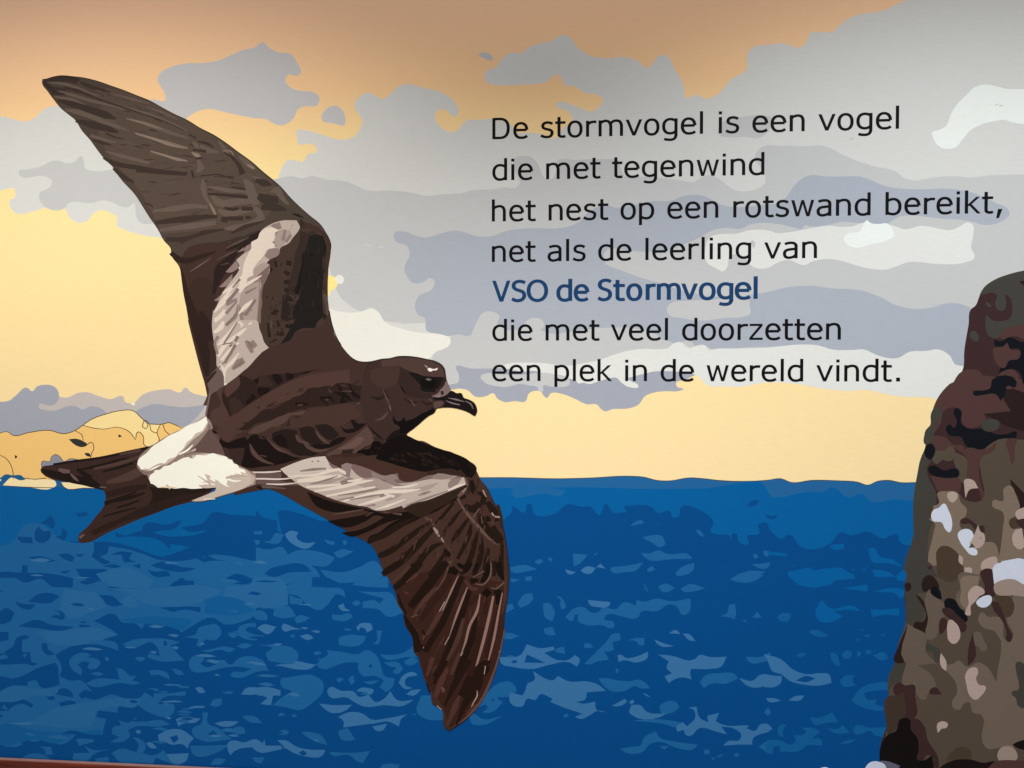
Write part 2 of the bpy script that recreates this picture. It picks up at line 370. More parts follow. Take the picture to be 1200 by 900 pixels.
sea.fill(SD, "@0,0,1 -330,625 -100,640 0,640 @300,450 -200,640 0,590 60,655 80,630 100,600 200,605 300,640 700,600 900,560 1200,600 @600,450 0,575 60,603 75,560 90,565 100,605 200,608 265,562 320,575 370,575 410,615 440,560 470,600 540,600 525,575 560,570 660,580 680,605 740,595 755,625 780,620 790,578 880,590 945,655 930,690 960,705 1020,712 1028,735 1035,700 1050,700 1065,740 1110,748 1100,715 1160,700 1155,660 1200,655 @900,450 0,660 30,705 60,725 95,705 160,768 290,750 345,695 380,708 470,692 540,725 605,705 620,740 690,760 @0,0,1 1200,640 1420,636 1420,1060 -330,1060")
sea.fill(SL, "@600,450 0,490 250,500 235,520 150,512 0,515")
sea.fill(SD, "@600,450 1100,575 1120,550 1155,548 1150,562 ; 1185,610 1215,618 1245,615 1230,632 1200,630")
sea_o = sea.build('sea', mural, 'printed blue sea')

CORNER[0] = 108
f = Print()
# the paler, busier water under the tail
f.fill(SM, "@0,0,1 -330,572 0,572 130,572 320,570 330,625 @300,450 60,655 0,590 @0,450 1200,620 1080,640 900,760 700,820 300,700 0,740 @0,0,1 -330,650")
f.fill(SL, "@0,0,1 -330,650 -200,640 -60,645 @0,450 0,760 60,740 90,690 120,660 190,655 240,690 300,735 360,745 450,740 520,755 640,775 700,810 850,830 1000,800 1200,830 @300,450 0,765 60,775 125,765 150,800 190,780 260,780 340,800 370,815 340,850 260,850 290,880 300,900 @300,675 230,0 200,20 140,40 150,100 120,140 0,138 @0,675 1200,170 1130,215 1050,225 1000,195 900,235 850,265 830,240 680,225 665,250 640,225 570,215 540,180 440,210 520,250 555,275 480,300 550,320 555,350 480,325 400,320 300,345 260,370 290,430 280,470 330,490 380,490 430,540 380,560 440,580 520,555 600,575 655,570 680,545 720,570 725,525 760,545 870,540 870,560 760,575 740,600 815,600 820,620 800,655 700,640 620,595 560,605 550,640 460,630 450,660 500,670 490,700 480,745 360,740 330,770 280,790 210,755 180,775 110,765 100,790 40,800 0,790 @0,0,1 -100,880 -330,890")
f.fill(SD, "@0,450 660,715 680,655 720,648 760,660 855,635 830,670 740,690 ; 850,670 960,645 990,605 1080,612 1200,620 1300,640 1300,700 1200,690 1130,690 1060,695 1030,745 950,765 800,750 795,775 760,740 640,715 545,720 540,690 580,710 650,690 800,715 940,700 980,685 860,680 ; 190,655 240,615 258,665 245,680 220,660 ; 165,690 180,668 205,690 235,690 240,705 200,745 175,740 ; 260,715 285,710 290,670 315,700 300,735 ; 80,715 150,718 155,748 90,735 ; 355,605 410,600 410,615 365,620 ; 440,740 500,740 640,770 720,800 790,815 740,820 680,800 600,775 510,760 505,790 470,810 520,835 500,845 430,810 440,780 ; 520,800 560,785 620,790 605,820 640,835 580,835 570,800 ; 130,810 200,808 265,830 200,835 ; 270,800 320,795 350,810 340,835 300,820 ; 350,800 395,795 380,810 ; 825,805 930,800 960,815 960,795 1010,820 1070,830 980,830 950,835 930,820 860,820 ; 705,850 760,832 800,840 840,855 920,862 900,872 760,868 ; 1020,798 1045,790 1050,800 ; 1080,765 1120,758 1200,765 1260,775 1200,790 1140,785 1130,810 1110,795 1120,775 ; 355,865 500,868 500,905 380,905 ; 690,870 730,880 790,880 800,900 720,900 ; 0,882 100,885 105,848 130,850 130,885 160,890 100,905 -60,905 ; 620,850 660,842 655,865 ; 280,880 330,872 310,888 ; 1125,708 1200,712 1230,725 1160,728")
f.fill(SD, "@0,675 0,-10 60,0 110,30 200,15 230,40 340,55 345,10 250,-10 ; 370,30 430,5 470,-10 540,15 560,25 480,20 400,40 ; 580,35 620,12 685,15 640,45 600,58 ; 490,58 530,48 565,60 520,68 ; 795,45 820,25 910,22 910,52 830,55 ; 745,148 850,142 940,145 940,170 880,158 800,162 ; 390,92 480,90 520,92 575,135 530,142 490,125 470,100 400,98 ; 130,120 180,85 240,80 280,95 240,125 170,125 ; 297,92 365,92 368,120 300,122 ; 70,118 110,130 165,132 160,145 90,145 ; -40,175 0,165 25,150 68,170 50,210 10,225 -30,222 ; 85,235 180,205 230,225 350,238 300,255 180,245 ; 370,228 420,230 420,270 375,245 ; 250,158 305,170 300,200 275,205 280,175 ; -40,262 40,262 40,300 -20,305 ; 325,295 345,270 375,290 365,298 350,285 ; 20,355 60,330 80,290 130,280 140,290 105,300 105,360 115,385 140,350 148,410 0,415 -90,410 0,392 40,385 ; 195,315 220,315 225,340 260,365 230,372 200,350 ; 100,470 180,430 260,405 270,420 275,460 280,510 190,520 170,490 130,495 130,515 50,515 0,540 -80,520 0,470 60,480 ; 20,560 40,542 75,555 60,568 ; 300,525 340,550 345,570 290,560 250,550 ; 370,555 395,535 430,545 440,560 380,575 ; 220,565 255,562 258,578 230,580 ; 275,595 330,583 360,592 330,612 285,610 ; -60,590 0,590 100,575 155,600 150,620 110,600 60,612 40,630 20,600 0,630 -50,640 ; 370,665 400,655 430,658 400,680 375,680 ; 320,695 345,680 370,685 365,710 325,705 ; 1060,10 1100,-10 1200,20 1180,32 1090,30 ; 0,650 14,652 10,662 0,664 ; 0,712 50,714 20,722 0,722")
SLM = (38, 105, 160)
f.fill(SLM, "@0,675 440,55 620,90 660,120 740,140 950,120 1040,70 980,50 700,60 ; 560,120 600,90 640,110 640,150 590,140 ; 175,260 300,255 400,240 500,255 548,275 470,300 350,325 230,310 ; 300,60 480,105 500,145 430,170 330,200 290,160 ; 180,660 260,620 440,590 540,575 660,575 640,610 550,610 450,640 440,690 330,712 200,700 100,690 ; 60,520 200,530 280,520 270,545 160,560 60,590 0,590 0,545 ; 1060,50 1200,40 1200,140 1100,150 1050,110 ; 480,25 700,60 720,20 600,-40 450,-10")
f.fill((14, 94, 155), "@0,675 560,205 690,190 830,195 900,205 880,240 760,230 640,222 ; 960,110 1040,95 1160,130 1190,165 1100,185 960,175 ; 0,700 150,720 300,735 470,720 480,745 340,745 260,785 170,765 60,790 -60,790")
f.fill(SL, "@0,675 575,320 620,300 700,292 780,295 845,310 800,325 820,350 865,395 740,398 690,380 700,362 750,375 740,340 710,310 650,330 600,333 ; 630,385 660,378 685,385 660,400 ; 865,285 920,270 930,245 970,230 1020,230 1038,260 1010,300 960,300 940,335 920,325 930,295 ; 1065,268 1100,265 1120,275 1090,290 ; 1200,220 1150,225 1120,240 1115,270 1150,295 1200,300 1240,280 1180,270 1150,255 1160,240 1200,240 ; 940,352 1000,340 1050,330 1105,340 1085,355 1030,345 980,356 ; 1110,330 1140,315 1185,322 1150,340 ; 885,410 900,380 940,372 960,390 940,410 960,425 1010,415 1045,392 1080,415 1120,385 1200,380 1260,440 1200,450 1120,478 1080,470 1090,452 1140,450 1180,435 1120,425 1050,430 960,450 900,445 ; 545,430 580,440 605,465 640,468 620,490 660,500 640,508 560,500 440,520 400,505 440,485 560,485 555,460 ; 325,400 350,370 400,360 430,370 410,380 470,390 470,410 430,440 410,430 420,405 390,400 365,415 385,440 380,465 340,440 ; 425,455 460,450 488,458 465,468 ; 490,380 510,378 510,398 495,395 ; 695,445 740,440 790,462 795,485 760,470 740,462 720,475 ; 805,432 850,445 865,462 830,462 ; 825,515 885,515 885,524 850,524 ; 985,605 1000,580 1040,575 1038,600 1000,612 ; 555,675 610,685 630,665 660,680 760,675 800,695 750,705 640,705 600,720 610,745 580,775 515,778 560,755 525,740 530,710 570,700 ; 900,720 945,690 950,640 975,640 975,690 1020,710 1080,760 1090,765 930,765 905,745 ; 890,795 960,795 1080,790 1010,830 960,845 910,840 ; 525,830 560,810 640,825 650,790 620,755 650,760 685,800 670,830 720,840 770,815 775,830 885,830 880,860 840,885 780,870 730,850 720,880 640,875 560,870 ; 355,765 370,762 440,765 440,778 370,795 ; 395,795 440,815 515,812 440,835 410,865 340,860 345,830 420,828 ; 185,800 240,800 250,835 215,838 210,815 ; 100,852 150,832 210,840 240,860 ; 445,855 510,848 510,870 450,875 ; 985,885 1010,855 1060,860 1040,880 ; 1090,715 1120,705 1145,715 1150,738 1100,738 ; 1135,655 1200,660 1230,690 1160,680")
f.fill(SLL, "@0,675 915,525 940,520 965,545 935,548 ; 1130,555 1150,528 1200,522 1250,540 1200,555 ; 870,628 890,615 960,608 958,618 900,620 ; 825,670 850,662 940,668 920,685 860,692 835,705 ; 1005,690 1050,680 1120,682 1090,702 1040,705 ; 740,745 790,720 850,720 910,760 885,790 880,810 860,790 800,790 770,775 745,772 ; 1070,780 1100,770 1140,780 1200,765 1240,790 1200,800 1100,820 1080,840 1070,820 ; 685,785 700,778 738,805 710,808 ; 635,725 655,722 662,735 645,740 ; 780,835 885,830 870,865 820,880")
f.fill(SD, "@0,675 795,755 830,745 838,765 815,782 ; 970,745 1000,722 1022,745 ; 765,305 780,303 785,325 770,330")
# centre, under the wing
f.fill(SLM, "@300,675 0,0 100,0 140,40 150,100 150,135 0,138 -30,80")
f.fill(SLL, "@300,675 0,525 50,520 115,535 115,560 80,560 70,605 20,600 55,570 0,550 -40,540 ; 335,535 345,522 400,538 460,543 480,565 520,560 520,545 470,540 490,525 550,530 550,545 530,560 560,590 600,575 630,540 660,580 740,580 690,608 600,605 510,612 460,590 430,570 345,565 ; 295,598 370,605 450,603 420,630 350,640 ; 385,660 430,640 500,645 540,672 620,665 710,648 680,670 670,705 620,682 560,690 480,700 410,710 410,680 ; 545,705 615,692 590,725 565,725 ; 100,770 140,770 190,800 240,812 325,815 315,838 230,845 160,820 ; -20,800 30,785 40,765 45,795 120,795 120,812 0,820 ; 668,500 690,465 750,455 758,465 700,485 700,510 735,525 700,530 ; 705,555 720,540 775,530 740,560 ; 470,240 490,222 540,222 548,250 520,265 510,245 490,240 480,258 ; 385,140 410,128 420,152 438,158 435,165 400,160 ; 5,245 30,228 95,238 60,272 ; 120,240 130,222 155,230 170,238 215,250 170,252 130,258 ; 205,280 250,275 270,292 240,300 ; 130,425 140,412 280,415 260,432 200,438")
f.fill(SL, "@300,675 140,45 200,20 230,0 265,0 260,50 340,55 410,65 420,100 380,85 340,130 300,160 260,150 220,115 215,135 160,130 155,90 215,110 200,95 150,80 ; 85,160 100,142 150,140 190,190 120,198 80,185 ; -20,165 35,165 55,190 50,208 0,200 ; 180,200 200,185 255,195 220,215 190,218 ; 155,285 175,270 185,288 ; 10,325 80,320 155,312 105,330 95,345 60,330 ; 48,360 60,348 190,352 200,375 190,398 60,398 ; 268,360 290,352 310,360 280,370 ; 280,415 340,365 330,347 400,355 480,365 520,347 570,380 590,440 600,465 650,480 640,520 610,545 580,520 600,490 560,468 500,468 480,440 480,405 420,405 300,432 ; 120,480 150,475 290,475 315,500 310,550 270,590 210,628 140,615 80,605 120,570 170,540 115,510 ; 385,725 430,712 465,765 440,772 400,765 ; 210,730 260,732 310,750 335,792 290,780 240,755 ; 345,825 460,828 535,820 500,878 470,865 440,840 350,835 ; -20,850 40,850 20,878 0,872 ; 585,892 620,880 675,885 660,905 585,905 ; 355,180 400,182 440,175 455,190 430,208 360,205 ; 450,125 480,115 492,130 465,140 ; 390,290 420,278 518,282 500,315 430,330 390,322 ; 565,255 592,255 580,305 575,320 545,318 565,305 ; 450,40 510,10 560,-10 620,0 620,55 520,50 ; 480,72 560,75 640,85 655,110 700,170 610,188 580,160 500,150 500,120 560,115 580,130 600,105 540,90 ; 580,365 620,370 690,360 735,330 760,380 700,380 640,392 610,390 ; 695,400 740,380 762,400 730,418 700,412 ; 600,405 670,408 690,435 660,460 640,450 660,430 620,420 ; 375,485 400,475 412,485 390,500 ; 435,480 455,465 460,500 445,510 ; 500,495 580,488 540,508 ; 755,640 775,560 820,560 830,605 880,630 890,675 790,668 ; 1030,620 1100,530 1150,498 1200,500 1220,540 1200,560 1150,570 1130,575 1160,590 1100,640 1060,640 1085,615 1080,600 ; 1000,650 1020,645 1060,670 1155,655 1050,700 1010,690 ; 1150,262 1200,270 1230,280 1200,295 1150,292 ; 1172,375 1200,372 1230,385 1200,400 1180,395 ; 100,655 120,640 138,650 115,657 ; 165,655 180,645 192,655 180,663 ; 100,735 130,720 155,728 150,742 105,740 ; 0,-20 60,-30 160,-10 90,0 ; 1170,140 1200,130 1212,150 1170,175 ; -20,400 20,388 60,445 -20,440 ; 730,650 745,642 750,652")
f.fill(SD, "@300,675 527,420 537,412 547,422 537,434 ; 200,828 222,818 240,832 220,842 ; 1095,580 1120,576 1115,588 ; 1130,566 1155,568 1145,580")
f.fill(SL, "@300,450 0,765 60,775 125,765 150,800 190,780 260,780 340,800 370,815 340,850 260,850 290,880 300,905 0,905 ; 365,790 400,775 458,785 430,800 380,812 ; 300,870 420,880 480,860 560,830 600,880 620,905 330,905 ; 320,728 370,740 365,755 335,748 ; 405,735 420,730 428,750 412,755 ; -10,730 18,732 15,750 0,755 ; -10,690 30,688 30,705 -10,705 ; 35,740 70,730 90,700 130,705 110,745")
f.fill(SLL, "@300,450 135,705 160,688 200,695 190,715 215,740 280,742 245,770 180,755 150,730")
f.fill(SD, "@300,450 60,870 120,850 240,855 260,880 150,885 80,905 40,890")
# right half
f.fill(SL, "@600,450 555,665 580,645 610,640 618,652 580,660 ; 610,720 650,710 705,715 720,750 695,765 660,745 ; 605,790 640,795 690,780 720,795 840,808 845,820 760,820 620,812 ; 460,860 500,855 550,850 615,835 580,875 530,882 465,878 ; 632,870 655,852 672,870 640,882 ; 765,885 800,855 855,838 850,870 810,895 770,895 ; 1050,895 1120,875 1190,880 1130,905 ; 285,795 355,800 320,840 290,855 ; 385,800 405,780 390,805 ; 105,832 130,820 148,830 125,845 ; 165,815 190,815 182,835 ; -10,860 60,848 118,868 60,880 0,880 ; 862,682 885,690 900,718 870,700 ; 1130,800 1145,795 1155,815 1135,815 ; 1125,845 1180,840 1210,835 1200,860 1150,860 ; 1180,780 1210,785 1200,810 1180,800 ; 680,652 686,650 688,658")
f.fill(SLL, "@600,450 322,872 350,855 392,862 370,888 335,885 ; 395,858 415,842 438,865 ; 248,868 298,882 280,892 260,888")
f.fill(SM, "@900,450 0,785 90,795 85,808 0,800 ; 290,755 358,748 355,772 300,772 ; 470,770 500,770 520,805 590,825 630,855 560,840 485,830 ; 90,880 150,870 190,860 240,892 320,875 350,890 340,905 100,905 ; 490,870 560,880 600,905 500,905 ; 600,900 640,870 665,880 670,905 ; 110,852 128,850 120,857 ; 388,868 410,865 400,876 ; 445,865 455,865 452,885")
f.fill(SL, "@600,675 -10,10 40,18 0,30 ; 60,5 90,0 95,22 65,22 ; 25,130 60,85 90,80 100,100 80,130 40,148 ; 145,130 165,125 200,165 190,212 160,200 ; 205,95 220,95 245,120 250,150 235,158 225,135 228,112 ; 250,190 300,148 345,150 360,165 410,165 420,150 490,155 520,125 560,130 580,140 585,110 610,120 680,105 740,118 835,105 838,140 825,175 800,182 770,140 740,132 680,165 600,172 595,190 570,200 520,190 440,185 430,205 480,222 480,240 460,245 430,232 340,228 310,210 310,180 295,180 285,212 265,205 ; 150,245 190,238 205,275 180,278 155,268 ; -10,265 38,282 0,290 ; 615,30 640,75 630,68 ; 685,50 720,35 762,55 730,75 700,70 ; 790,60 830,38 905,57 850,72 800,70 ; 1020,15 1060,-5 1180,-5 1130,25 1060,28 ; 975,190 1010,170 1020,135 1045,132 1050,170 1045,202 1000,190 ; 1125,195 1150,168 1170,195 ; 540,302 580,290 620,290 620,325 600,325 580,305 ; 335,318 360,315 382,335 340,338 ; 340,410 440,310 480,268 505,270 510,300 470,310 478,345 445,355 430,350 455,392 400,400 360,415 ; 205,345 245,330 248,365 200,355 ; 1095,378 1180,375 1210,355 1210,395 1110,402 ; 490,432 502,440 490,460 485,445 ; 880,500 900,470 970,455 1050,465 1060,480 1000,505 930,505 900,525 ; 405,480 440,478 500,490 560,492 590,485 625,500 648,527 600,525 580,515 530,538 460,537 430,515 ; 690,610 720,590 770,592 785,615 750,640 700,640 ; 565,678 640,670 760,680 800,688 790,702 700,690 ; 505,810 560,800 600,795 620,755 675,728 690,755 760,775 870,790 860,805 770,805 700,778 650,785 610,825 540,830 ; 690,797 735,797 715,812 ; 1155,800 1200,770 1230,800 1200,830 ; 900,815 925,812 925,835 900,835 ; 955,845 998,832 965,850 ; 932,852 950,850 945,865 ; 1040,835 1062,828 1060,845 1045,848 ; 240,655 260,643 265,660 240,663 ; 1180,640 1200,615 1215,640 1200,655 ; 1075,210 1095,205 1100,215")
f.fill(SLL, "@600,675 355,112 420,118 462,122 455,140 430,148 400,145 365,135 ; 735,268 770,253 790,272 ; 800,270 830,272 860,305 830,300 ; 668,297 720,318 758,328 710,332 680,318 ; 495,370 515,370 530,382 580,378 635,355 638,375 590,405 520,395 500,402 ; -60,380 40,370 70,320 130,338 195,330 200,345 150,360 220,395 270,390 295,370 318,390 305,425 270,405 180,415 100,435 0,425 -50,410 ; 685,368 740,372 860,388 875,372 930,380 1005,378 980,425 930,435 840,435 835,455 842,485 800,475 760,485 735,502 715,470 750,455 725,430 735,400 ; 1065,478 1130,490 1160,465 1200,462 1230,480 1200,505 1130,523 1090,505 ; 72,505 105,488 100,445 160,482 195,488 215,468 260,492 360,495 405,510 440,538 350,545 345,575 300,590 330,598 390,588 395,625 450,640 400,632 360,655 320,670 295,660 330,645 240,615 180,590 190,575 130,555 110,580 70,575 50,610 20,612 -10,590 -10,545 50,560 65,530 ; 465,610 530,575 540,590 510,608 ; 548,590 565,578 575,590 560,602 ; 550,640 560,605 600,605 630,635 725,645 690,662 560,650 ; 770,710 800,685 820,705 860,660 850,625 825,618 865,612 880,665 920,685 915,655 970,642 955,680 975,692 1110,700 1100,715 1140,725 1165,695 1200,695 1220,715 1200,730 1160,742 1130,760 1125,790 1060,790 990,795 1010,775 1070,765 1075,745 1040,715 980,705 1008,742 960,730 880,712 830,750 815,745 805,720 775,730 ; 610,548 640,560 648,568 630,562")
f.fill(SD, "@600,675 58,405 70,368 110,385 158,408 ; 0,396 24,394 20,408 0,408")
f.fill(SLL, "@900,675 -20,365 60,390 120,440 180,460 250,455 285,460 298,500 250,512 160,508 100,490 60,460 20,445 0,400 ; -20,462 65,470 60,500 30,520 -20,520 ; -10,572 40,575 60,585 0,587 ; 95,582 130,562 170,560 155,580")
f.fill(SD, "@900,675 130,490 180,468 222,480 180,497")
f.fill((14, 94, 154), "@900,675 195,660 240,665 300,640 330,685 270,688 220,698 ; 160,712 210,712 245,730 220,750 205,762 250,768 255,795 170,800 160,812 60,822 50,795 30,800 20,835 -10,830 -10,770 60,770 110,790 130,770 120,745 170,740 180,728 ; 45,720 60,697 85,697 70,725 72,758 50,745 ; 275,712 330,715 350,697 385,735 310,735 ; 395,720 415,700 470,710 560,708 545,755 500,745 480,725 450,735 410,742 ; 335,785 370,770 415,765 370,787 ; 390,585 430,530 500,500 600,500 600,535 480,540 450,550 460,575 510,580 500,600 540,612 600,608 600,628 500,630 430,610 ; 335,492 360,468 405,465 395,490 410,512 350,515 ; 290,360 310,360 340,420 320,418 295,385 ; 345,365 375,348 390,355 388,385 355,385 ; 455,350 480,345 485,362 460,366 ; 490,370 550,362 562,385 540,395 500,378 ; 420,352 436,355 430,380 420,375 ; 130,372 160,360 182,365 150,380 ; 190,258 220,252 285,280 250,285 210,275 ; 42,195 60,175 105,175 100,205 60,212 ; 410,298 425,290 425,308 ; 445,280 480,272 470,285 ; 430,252 455,252 440,258 ; 525,275 550,272 540,282")
f.fill(SM, "@900,675 250,110 290,150 400,140 435,165 380,158 310,165 350,190 300,215 240,210 222,180 ; 480,155 530,158 612,150 615,185 540,182 490,192 ; 345,57 400,50 465,38 468,72 ; 495,72 560,58 625,60 660,75 620,108 600,85 540,75 ; 100,-5 400,-5 410,12 250,25 150,20 ; 600,-5 660,-5 640,22 605,20")
# small pointed ripples of the busy water on the left
def ripple(cx, cy, w, h, rgb):
    k = random.uniform(-0.25, 0.25) * w
    pts = [(cx - w, cy + random.uniform(-.3, .3) * h), (cx - w * .3 + k, cy - h * random.uniform(.5, 1)), (cx + w * .4, cy - h * random.uniform(.3, .9)),
           (cx + w, cy + random.uniform(-.2, .6) * h), (cx + w * .3, cy + h * random.uniform(.5, 1)), (cx - w * .45, cy + h * random.uniform(.1, .7))]
    f.face(smooth(pts), f.mat(rgb))
for i in range(75):
    ripple(random.uniform(-60, 330), random.uniform(655, 868), random.uniform(4, 15), random.uniform(1.2, 3.2), (SD, SD, SLM, SLL)[i % 4])
for i in range(34):
    ripple(random.uniform(150, 430), random.uniform(700, 880), random.uniform(3, 10), random.uniform(1, 2.6), (SL, SLL)[i % 2])
# the mural goes on past the left and lower edge of the picture
for i in range(46):
    if i % 2: cx, cy = random.uniform(-320, -15), random.uniform(640, 1000)
    else: cx, cy = random.uniform(-300, 1000), random.uniform(925, 1010)
    w, h = random.uniform(8, 34), random.uniform(2, 6)
    pts = []
    n = random.choice((6, 7, 8))
    for k in range(n):
        a = 2 * math.pi * k / n; rr = random.uniform(0.55, 1.15)
        pts.append((cx + w * rr * math.cos(a), cy + h * rr * math.sin(a)))
    f.face(smooth(pts), f.mat((SL, SLL, SD)[i % 3]))
fl_o = f.build('wave_flecks', sea_o, 'paler and darker flecks of the swell', kind='stuff')

# pale beach and dark foreshore of the headland lie over the sea
q = Print()
q.fill((28, 96, 140), "@0,440,4.615 -30,568 0,558 30,537 70,541 115,541 137,562 120,572 60,560 20,570")
q.fill((255, 236, 184), "@0,440,4.615 15,595 35,572 60,552 110,567 150,562 250,563 300,573 304,595 290,606 150,604 ; 330,578 400,580 500,600 540,612 460,608 345,603")
q.line(OUT, "@0,440,4.615 75,560,3 68,540,3 ; 135,556,3 190,561,4 250,555,4 ; 330,578,3 345,603,4 460,609,4 520,611,3 ; 15,595,2 150,604,4 290,607,3")
q.fill(C5, "@0,440,4.615 0,562 8,562 6,570 0,570")
q.build('beach', headland)
CORNER[0] = 75
# ------------------------------------------------------------------ rock stack on the right
R0 = (42, 28, 26); R1 = (60, 40, 40); R2 = (66, 64, 58); R3 = (80, 55, 52); R4 = (14, 17, 24); R5 = (102, 90, 79)
R6 = (84, 73, 62); R7 = (126, 111, 96); R8 = (178, 158, 148); R9 = (208, 216, 230); R6b = (74, 60, 47); R8b = (156, 138, 126)
rk = Print()
rk.fill(R1, "@0,0,1 1420,300 1300,305 @900,225 1260,360 1200,368 1130,385 1060,412 1010,450 990,490 970,535 952,548 940,620 920,740 910,840 860,900 @900,450 790,75 770,130 765,185 735,225 738,290 715,350 700,420 685,520 680,600 682,700 670,820 655,900 @900,675 640,60 645,180 640,240 610,320 590,420 565,470 568,600 560,690 530,780 522,900 500,1100 480,1500 @0,0,1 1420,1060")
rock = rk.build('rock_stack', mural, 'tall brown and grey camouflage patterned sea rock')
rp = Print()
F = rp.fill
F(R2, "@900,225 990,485 1010,450 1060,412 1130,385 1200,368 1500,330 1700,300 1900,500 1500,640 1200,625 1150,635 1100,650 1075,685 1035,675 1020,640 1022,575 1050,600 1090,605 1135,590 1145,540 1130,490 1110,478 1115,530 1105,555 1080,555 1065,530 1070,480 1050,472 1020,478 ; 1020,515 1045,530 1045,542 1025,535 ; 945,665 965,650 985,670 980,700 955,690")
F(R3, "@900,225 1085,680 1100,650 1200,625 1400,640 1400,720 1200,690 1150,675 1110,690 ; 910,840 1000,850 1003,905 860,905")
F(R3, "@900,450 790,75 850,0 1200,-20 1500,0 1500,120 1200,120 1010,140 1020,160 980,200 930,205 880,110 820,130 812,180 770,240 830,250 870,285 915,290 920,330 870,300 780,320 765,290 735,225 765,185 770,130")
F(R0, "@900,225 1175,420 1200,415 1260,440 1210,445 ; @900,450 1100,0 1200,40 1300,60 1300,240 1200,220 1170,215 1010,140 1140,130 1100,60 ; 1070,255 1160,262 1120,262")
F(R4, "@900,225 1060,690 1090,700 1130,680 1180,700 1300,740 1300,900 1200,905 1180,850 1150,830 1080,850 1090,825 1130,790 1180,775 1180,740 1130,735 1100,725 1065,725")
F(R3, "@900,225 1060,730 1100,725 1120,705 1140,740 1180,745 1175,780 1130,790 1105,825 1080,815 1060,780 ; 1080,860 1160,840 1170,905 1080,905")
F(R4, "@900,450 960,40 1010,30 1040,20 1050,-20 1165,-10 1160,15 1120,10 1115,40 1090,80 1070,50 1000,52 965,52 ; 870,125 885,112 905,125 905,185 940,208 1010,210 1070,235 1120,235 1165,225 1165,245 1140,262 1080,258 1040,290 990,308 950,305 925,285 905,250 850,240 835,220 838,195 855,190 870,205 885,180")
F(R2, "@900,450 1000,190 1015,170 1060,165 1085,180 1080,205 1050,222 1010,215 ; 765,135 785,108 810,120 812,160 790,175 780,210 775,250 760,280 740,285 735,230 760,195")
F(R2, "@900,450 740,300 765,360 745,390 750,430 790,520 770,640 775,780 765,850 805,850 800,905 655,905 682,700 680,560 700,420 715,350")
F(R6, "@900,450 780,315 830,310 850,290 870,300 865,355 840,362 820,355 790,375 770,355 ; 880,320 930,350 935,420 925,455 895,460 885,400 870,360")
F(R4, "@900,450 742,290 760,278 778,290 775,340 760,355 742,345 ; 750,395 765,382 830,405 870,395 890,400 895,430 850,440 790,435 760,420")
F(R6, "@900,450 990,350 1075,262 1200,262 1600,270 1600,905 1200,905 800,905 770,860 775,640 800,600 890,510 920,540 1000,545 1000,430")
F(R3, "@900,450 935,300 1000,308 1050,290 1072,262 1060,310 1000,345 990,380 1000,480 1012,520 1002,545 990,500 960,470 935,440 932,350 915,320 ; 1120,260 1165,262 1155,300 1150,370 1140,380 1130,330 ; 760,430 850,442 890,440 892,510 840,500 800,505 780,470")
F(R0, "@900,450 1135,445 1170,480 1200,510 1260,540 1200,580 1180,580 1170,530 1140,480")
F(R7, "@900,450 795,510 835,502 890,512 900,550 932,590 925,620 900,640 920,700 1010,740 1060,745 1080,800 1060,880 1000,905 920,905 890,820 850,765 810,760 790,790 790,850 770,850 775,700 780,650 760,640 755,610 770,575 800,560 ; 1105,490 1130,475 1165,530 1180,580 1160,620 1130,640 1140,670 1170,680 1160,720 1165,770 1190,775 1300,760 1300,840 1080,840 1090,770 1100,680 1100,600 1050,570 1055,545 1100,548")
F(R6b, "@900,450 795,775 830,758 870,775 900,810 915,850 910,905 800,905 790,840 ; 750,580 775,570 770,635 752,625 ; 1130,640 1165,625 1175,665 1150,680")
F(R9, "@900,450 775,590 800,580 825,560 845,590 862,640 862,670 850,695 830,680 815,650 770,640 ; 890,700 910,682 950,685 965,720 950,760 980,780 980,798 950,800 925,775 900,740")
F(R8, "@900,450 958,725 985,660 1010,695 1015,740 990,768 955,765 945,750 ; 920,450 960,450 985,488 945,495 925,535 920,480 ; 840,515 888,515 880,545 865,555 848,545 ; 1000,840 1030,815 1070,812 1070,850 1055,870 1000,870 ; 1115,835 1140,825 1170,845 1165,858 1120,850 ; 1160,600 1180,585 1260,590 1260,625 1165,628 ; 1158,685 1190,675 1188,775 1165,770 ; 895,800 910,810 912,850 895,835 ; 920,860 955,865 950,890 925,885")
F(R6, "@900,450 940,768 955,745 970,765 ; 992,720 998,718 998,726")
F(R1, "@900,450 900,645 925,628 960,645 980,665 970,685 945,655 910,655 ; 985,665 1010,665 1015,700 1000,695 ; 1160,640 1200,630 1260,650 1200,680 1175,665 ; 748,860 770,852 768,865 750,868 ; 995,880 1020,865 1050,870 1055,905 995,905")
F(R9, "@900,450 1060,850 1080,838 1100,845 1150,850 1200,845 1300,850 1300,905 1055,905")
